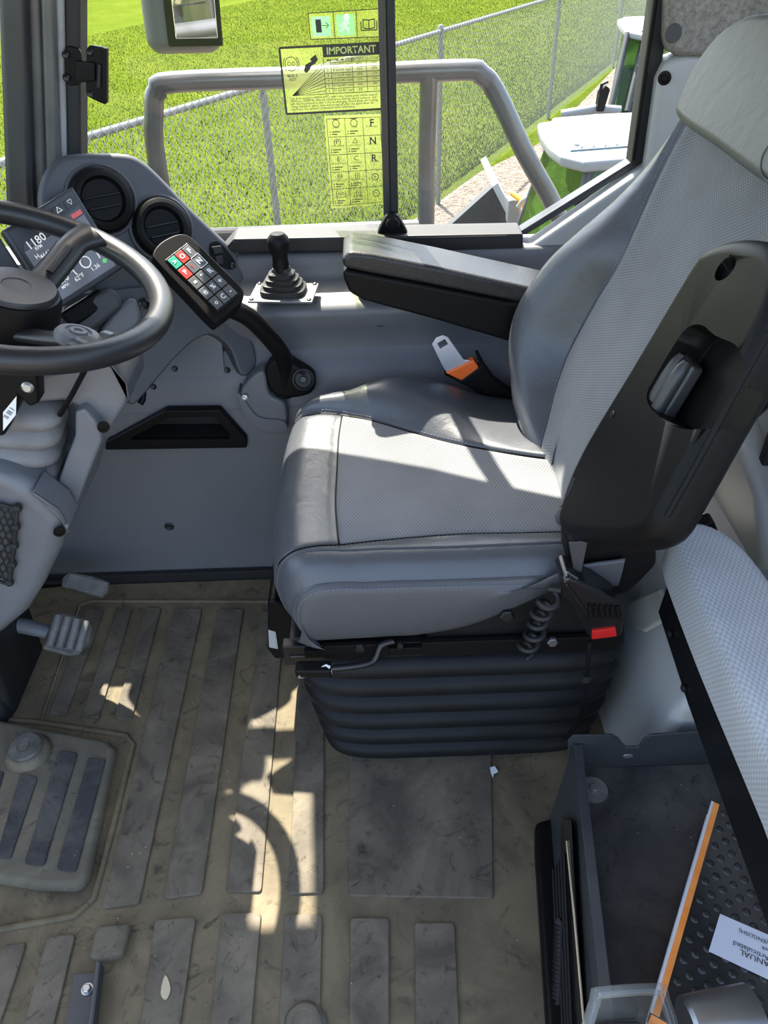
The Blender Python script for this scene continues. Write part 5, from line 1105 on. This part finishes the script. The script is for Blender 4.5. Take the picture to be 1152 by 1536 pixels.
lines_on('brake_symbol', q, circ(q, .10, .24, .0105)+circ(q, .10, .24, .0135, 8, -.8, .8)+circ(q, .10, .24, .0135, 8, 2.35, 3.95), 'decaldark', d2, .0006); tx(q, 'OO', .10, .24, .009, 'decaldark', d2)
raw('truck_symbol', [quad(q, u, v)+Vector((0, -.001, 0)) for u, v in ((.22, .34), (.24, .26), (.30, .22), (.29, .18), (.35, .12), (.36, .17), (.37, .19), (.34, .25), (.30, .28), (.28, .33), (.25, .38), (.23, .38))], [tuple(range(12))], 'decaldark', d2, 0)
tx(q, '460E-II', .10, .42, .0065, 'decaldark', d2, thick=.01); tx(q, 'ADT', .10, .475, .0065, 'decaldark', d2, thick=.01)
tx(q, 'MAXIMUM SPEED', .59, .215, .0062, 'decaldark', d2, thick=.01); tx(q, '% MAX.', .77, .215, .0062, 'decaldark', d2); tx(q, '% CONT.', .92, .215, .0062, 'decaldark', d2)
for k, (a, b, c_, d_) in enumerate((('5 km/h', '3 mph', '40%', '30%'), ('8 km/h', '5 mph', '30%', '20%'), ('11 km/h', '7 mph', '20%', '15%'), ('19 km/h', '12 mph', '15%', '10%'), ('27 km/h', '17 mph', '10%', '8%'), ('43 km/h', '27 mph', '8%', '5%'))):
    v = .285+k*.078
    for s_, u in ((str(k+1), .455), (a, .555), (b, .645), (c_, .77), (d_, .92)): tx(q, s_, u, v, .0060, 'decaldark', d2)
for k, s_ in enumerate(("This decal applies to 460E-II ADT's with a fully loaded gross vehicle mass of", '75000 kg (165000 lb), with the transmission retarder set to maximum, and', 'with the transmission locked in the specified gear. Actual grade, tire loading,', 'rolling resistance, vehicle mass and cycling will affect the speed down hill', "conditions. See operator's manual for more information.")):
    tx(q, s_, .05, .765+k*.042, .0050, 'decaldark', d2, 'LEFT', .008)
# keypad key decal
q = DQ([(486, 174), (573, 171), (581, 306), (497, 313)])
d3 = thing('button_guide_decal', 'pale yellow window decal explaining keypad buttons in a grid', 'decal', q[3])
prism('film', q, (0, .0008, 0), 'decal2', d3, 0)
lines_on('grid_rules', q, [((.04, .03), (.96, .03)), ((.96, .03), (.96, .97)), ((.96, .97), (.04, .97)), ((.04, .97), (.04, .03)), ((.35, .03), (.35, .97)), ((.66, .03), (.66, .97))]+[((.04, .03+k*.188), (.96, .03+k*.188)) for k in range(1, 5)], 'decaldark', d3, .00045)
cells = [['start', 'stop', 'F'], ['(P)', '△', 'N'], ['E', 'C', 'R'], ['I|I', '{|}', '+'], ['(oo)', '(-)', '−']]
names = [['START', 'STOP', 'FORWARD'], ['PARK BRAKE', 'HAZARD', 'NEUTRAL'], ['ENGINE BRAKE', 'DUMP LIMIT', 'REVERSE'], ['WORK LIGHT', 'AUTO MODE', ''], ['RETARDER', 'GEAR HOLD', '']]
for r_ in range(5):
    for c_ in range(3):
        u, v = .195+c_*.31, .03+r_*.188+.05
        s_ = cells[r_][c_]
        if c_ == 2 and r_ < 3: tx(q, s_, u, v+.01, .017, 'decaldark', d3, thick=.02)
        elif c_ == 2: lines_on('symbol_ring', q, circ(q, u, v+.03, .006), 'decaldark', d3, .0006); tx(q, s_, u, v+.03, .010, 'decaldark', d3)
        elif s_ in ('start', 'stop'): lines_on('symbol_ring', q, circ(q, u, v, .006)+[((u-.06, v-.045), (u+.06, v-.045))], 'decaldark', d3, .0006)
        else: tx(q, s_, u, v, .012, 'decaldark', d3)
        if names[r_][c_]: tx(q, names[r_][c_], u, v+.045, .0042, 'decaldark', d3)
        if c_ < 2:
            for k in range(2): lines_on('note_line', q, [((u-.12, v+.085+k*.025), (u-.10, v+.085+k*.025)), ((u-.08, v+.085+k*.025), (u+.06-.05*k, v+.085+k*.025))], 'decaldark', d3, .0008)
# glass maker's mark
gmk = thing('glass_mark', 'small white glass maker mark at the foot of the pane', 'decal', Yp(560, 348, YD))
for k, s_ in enumerate(('Temper', 'AS2 DOT', 'M38 LSG', '43R-0021')): text('print', s_, 'white', gmk, Yp(560, 330+k*5.5, YD), (1, 0, 0), (0, 0, 1), .006, .0005)
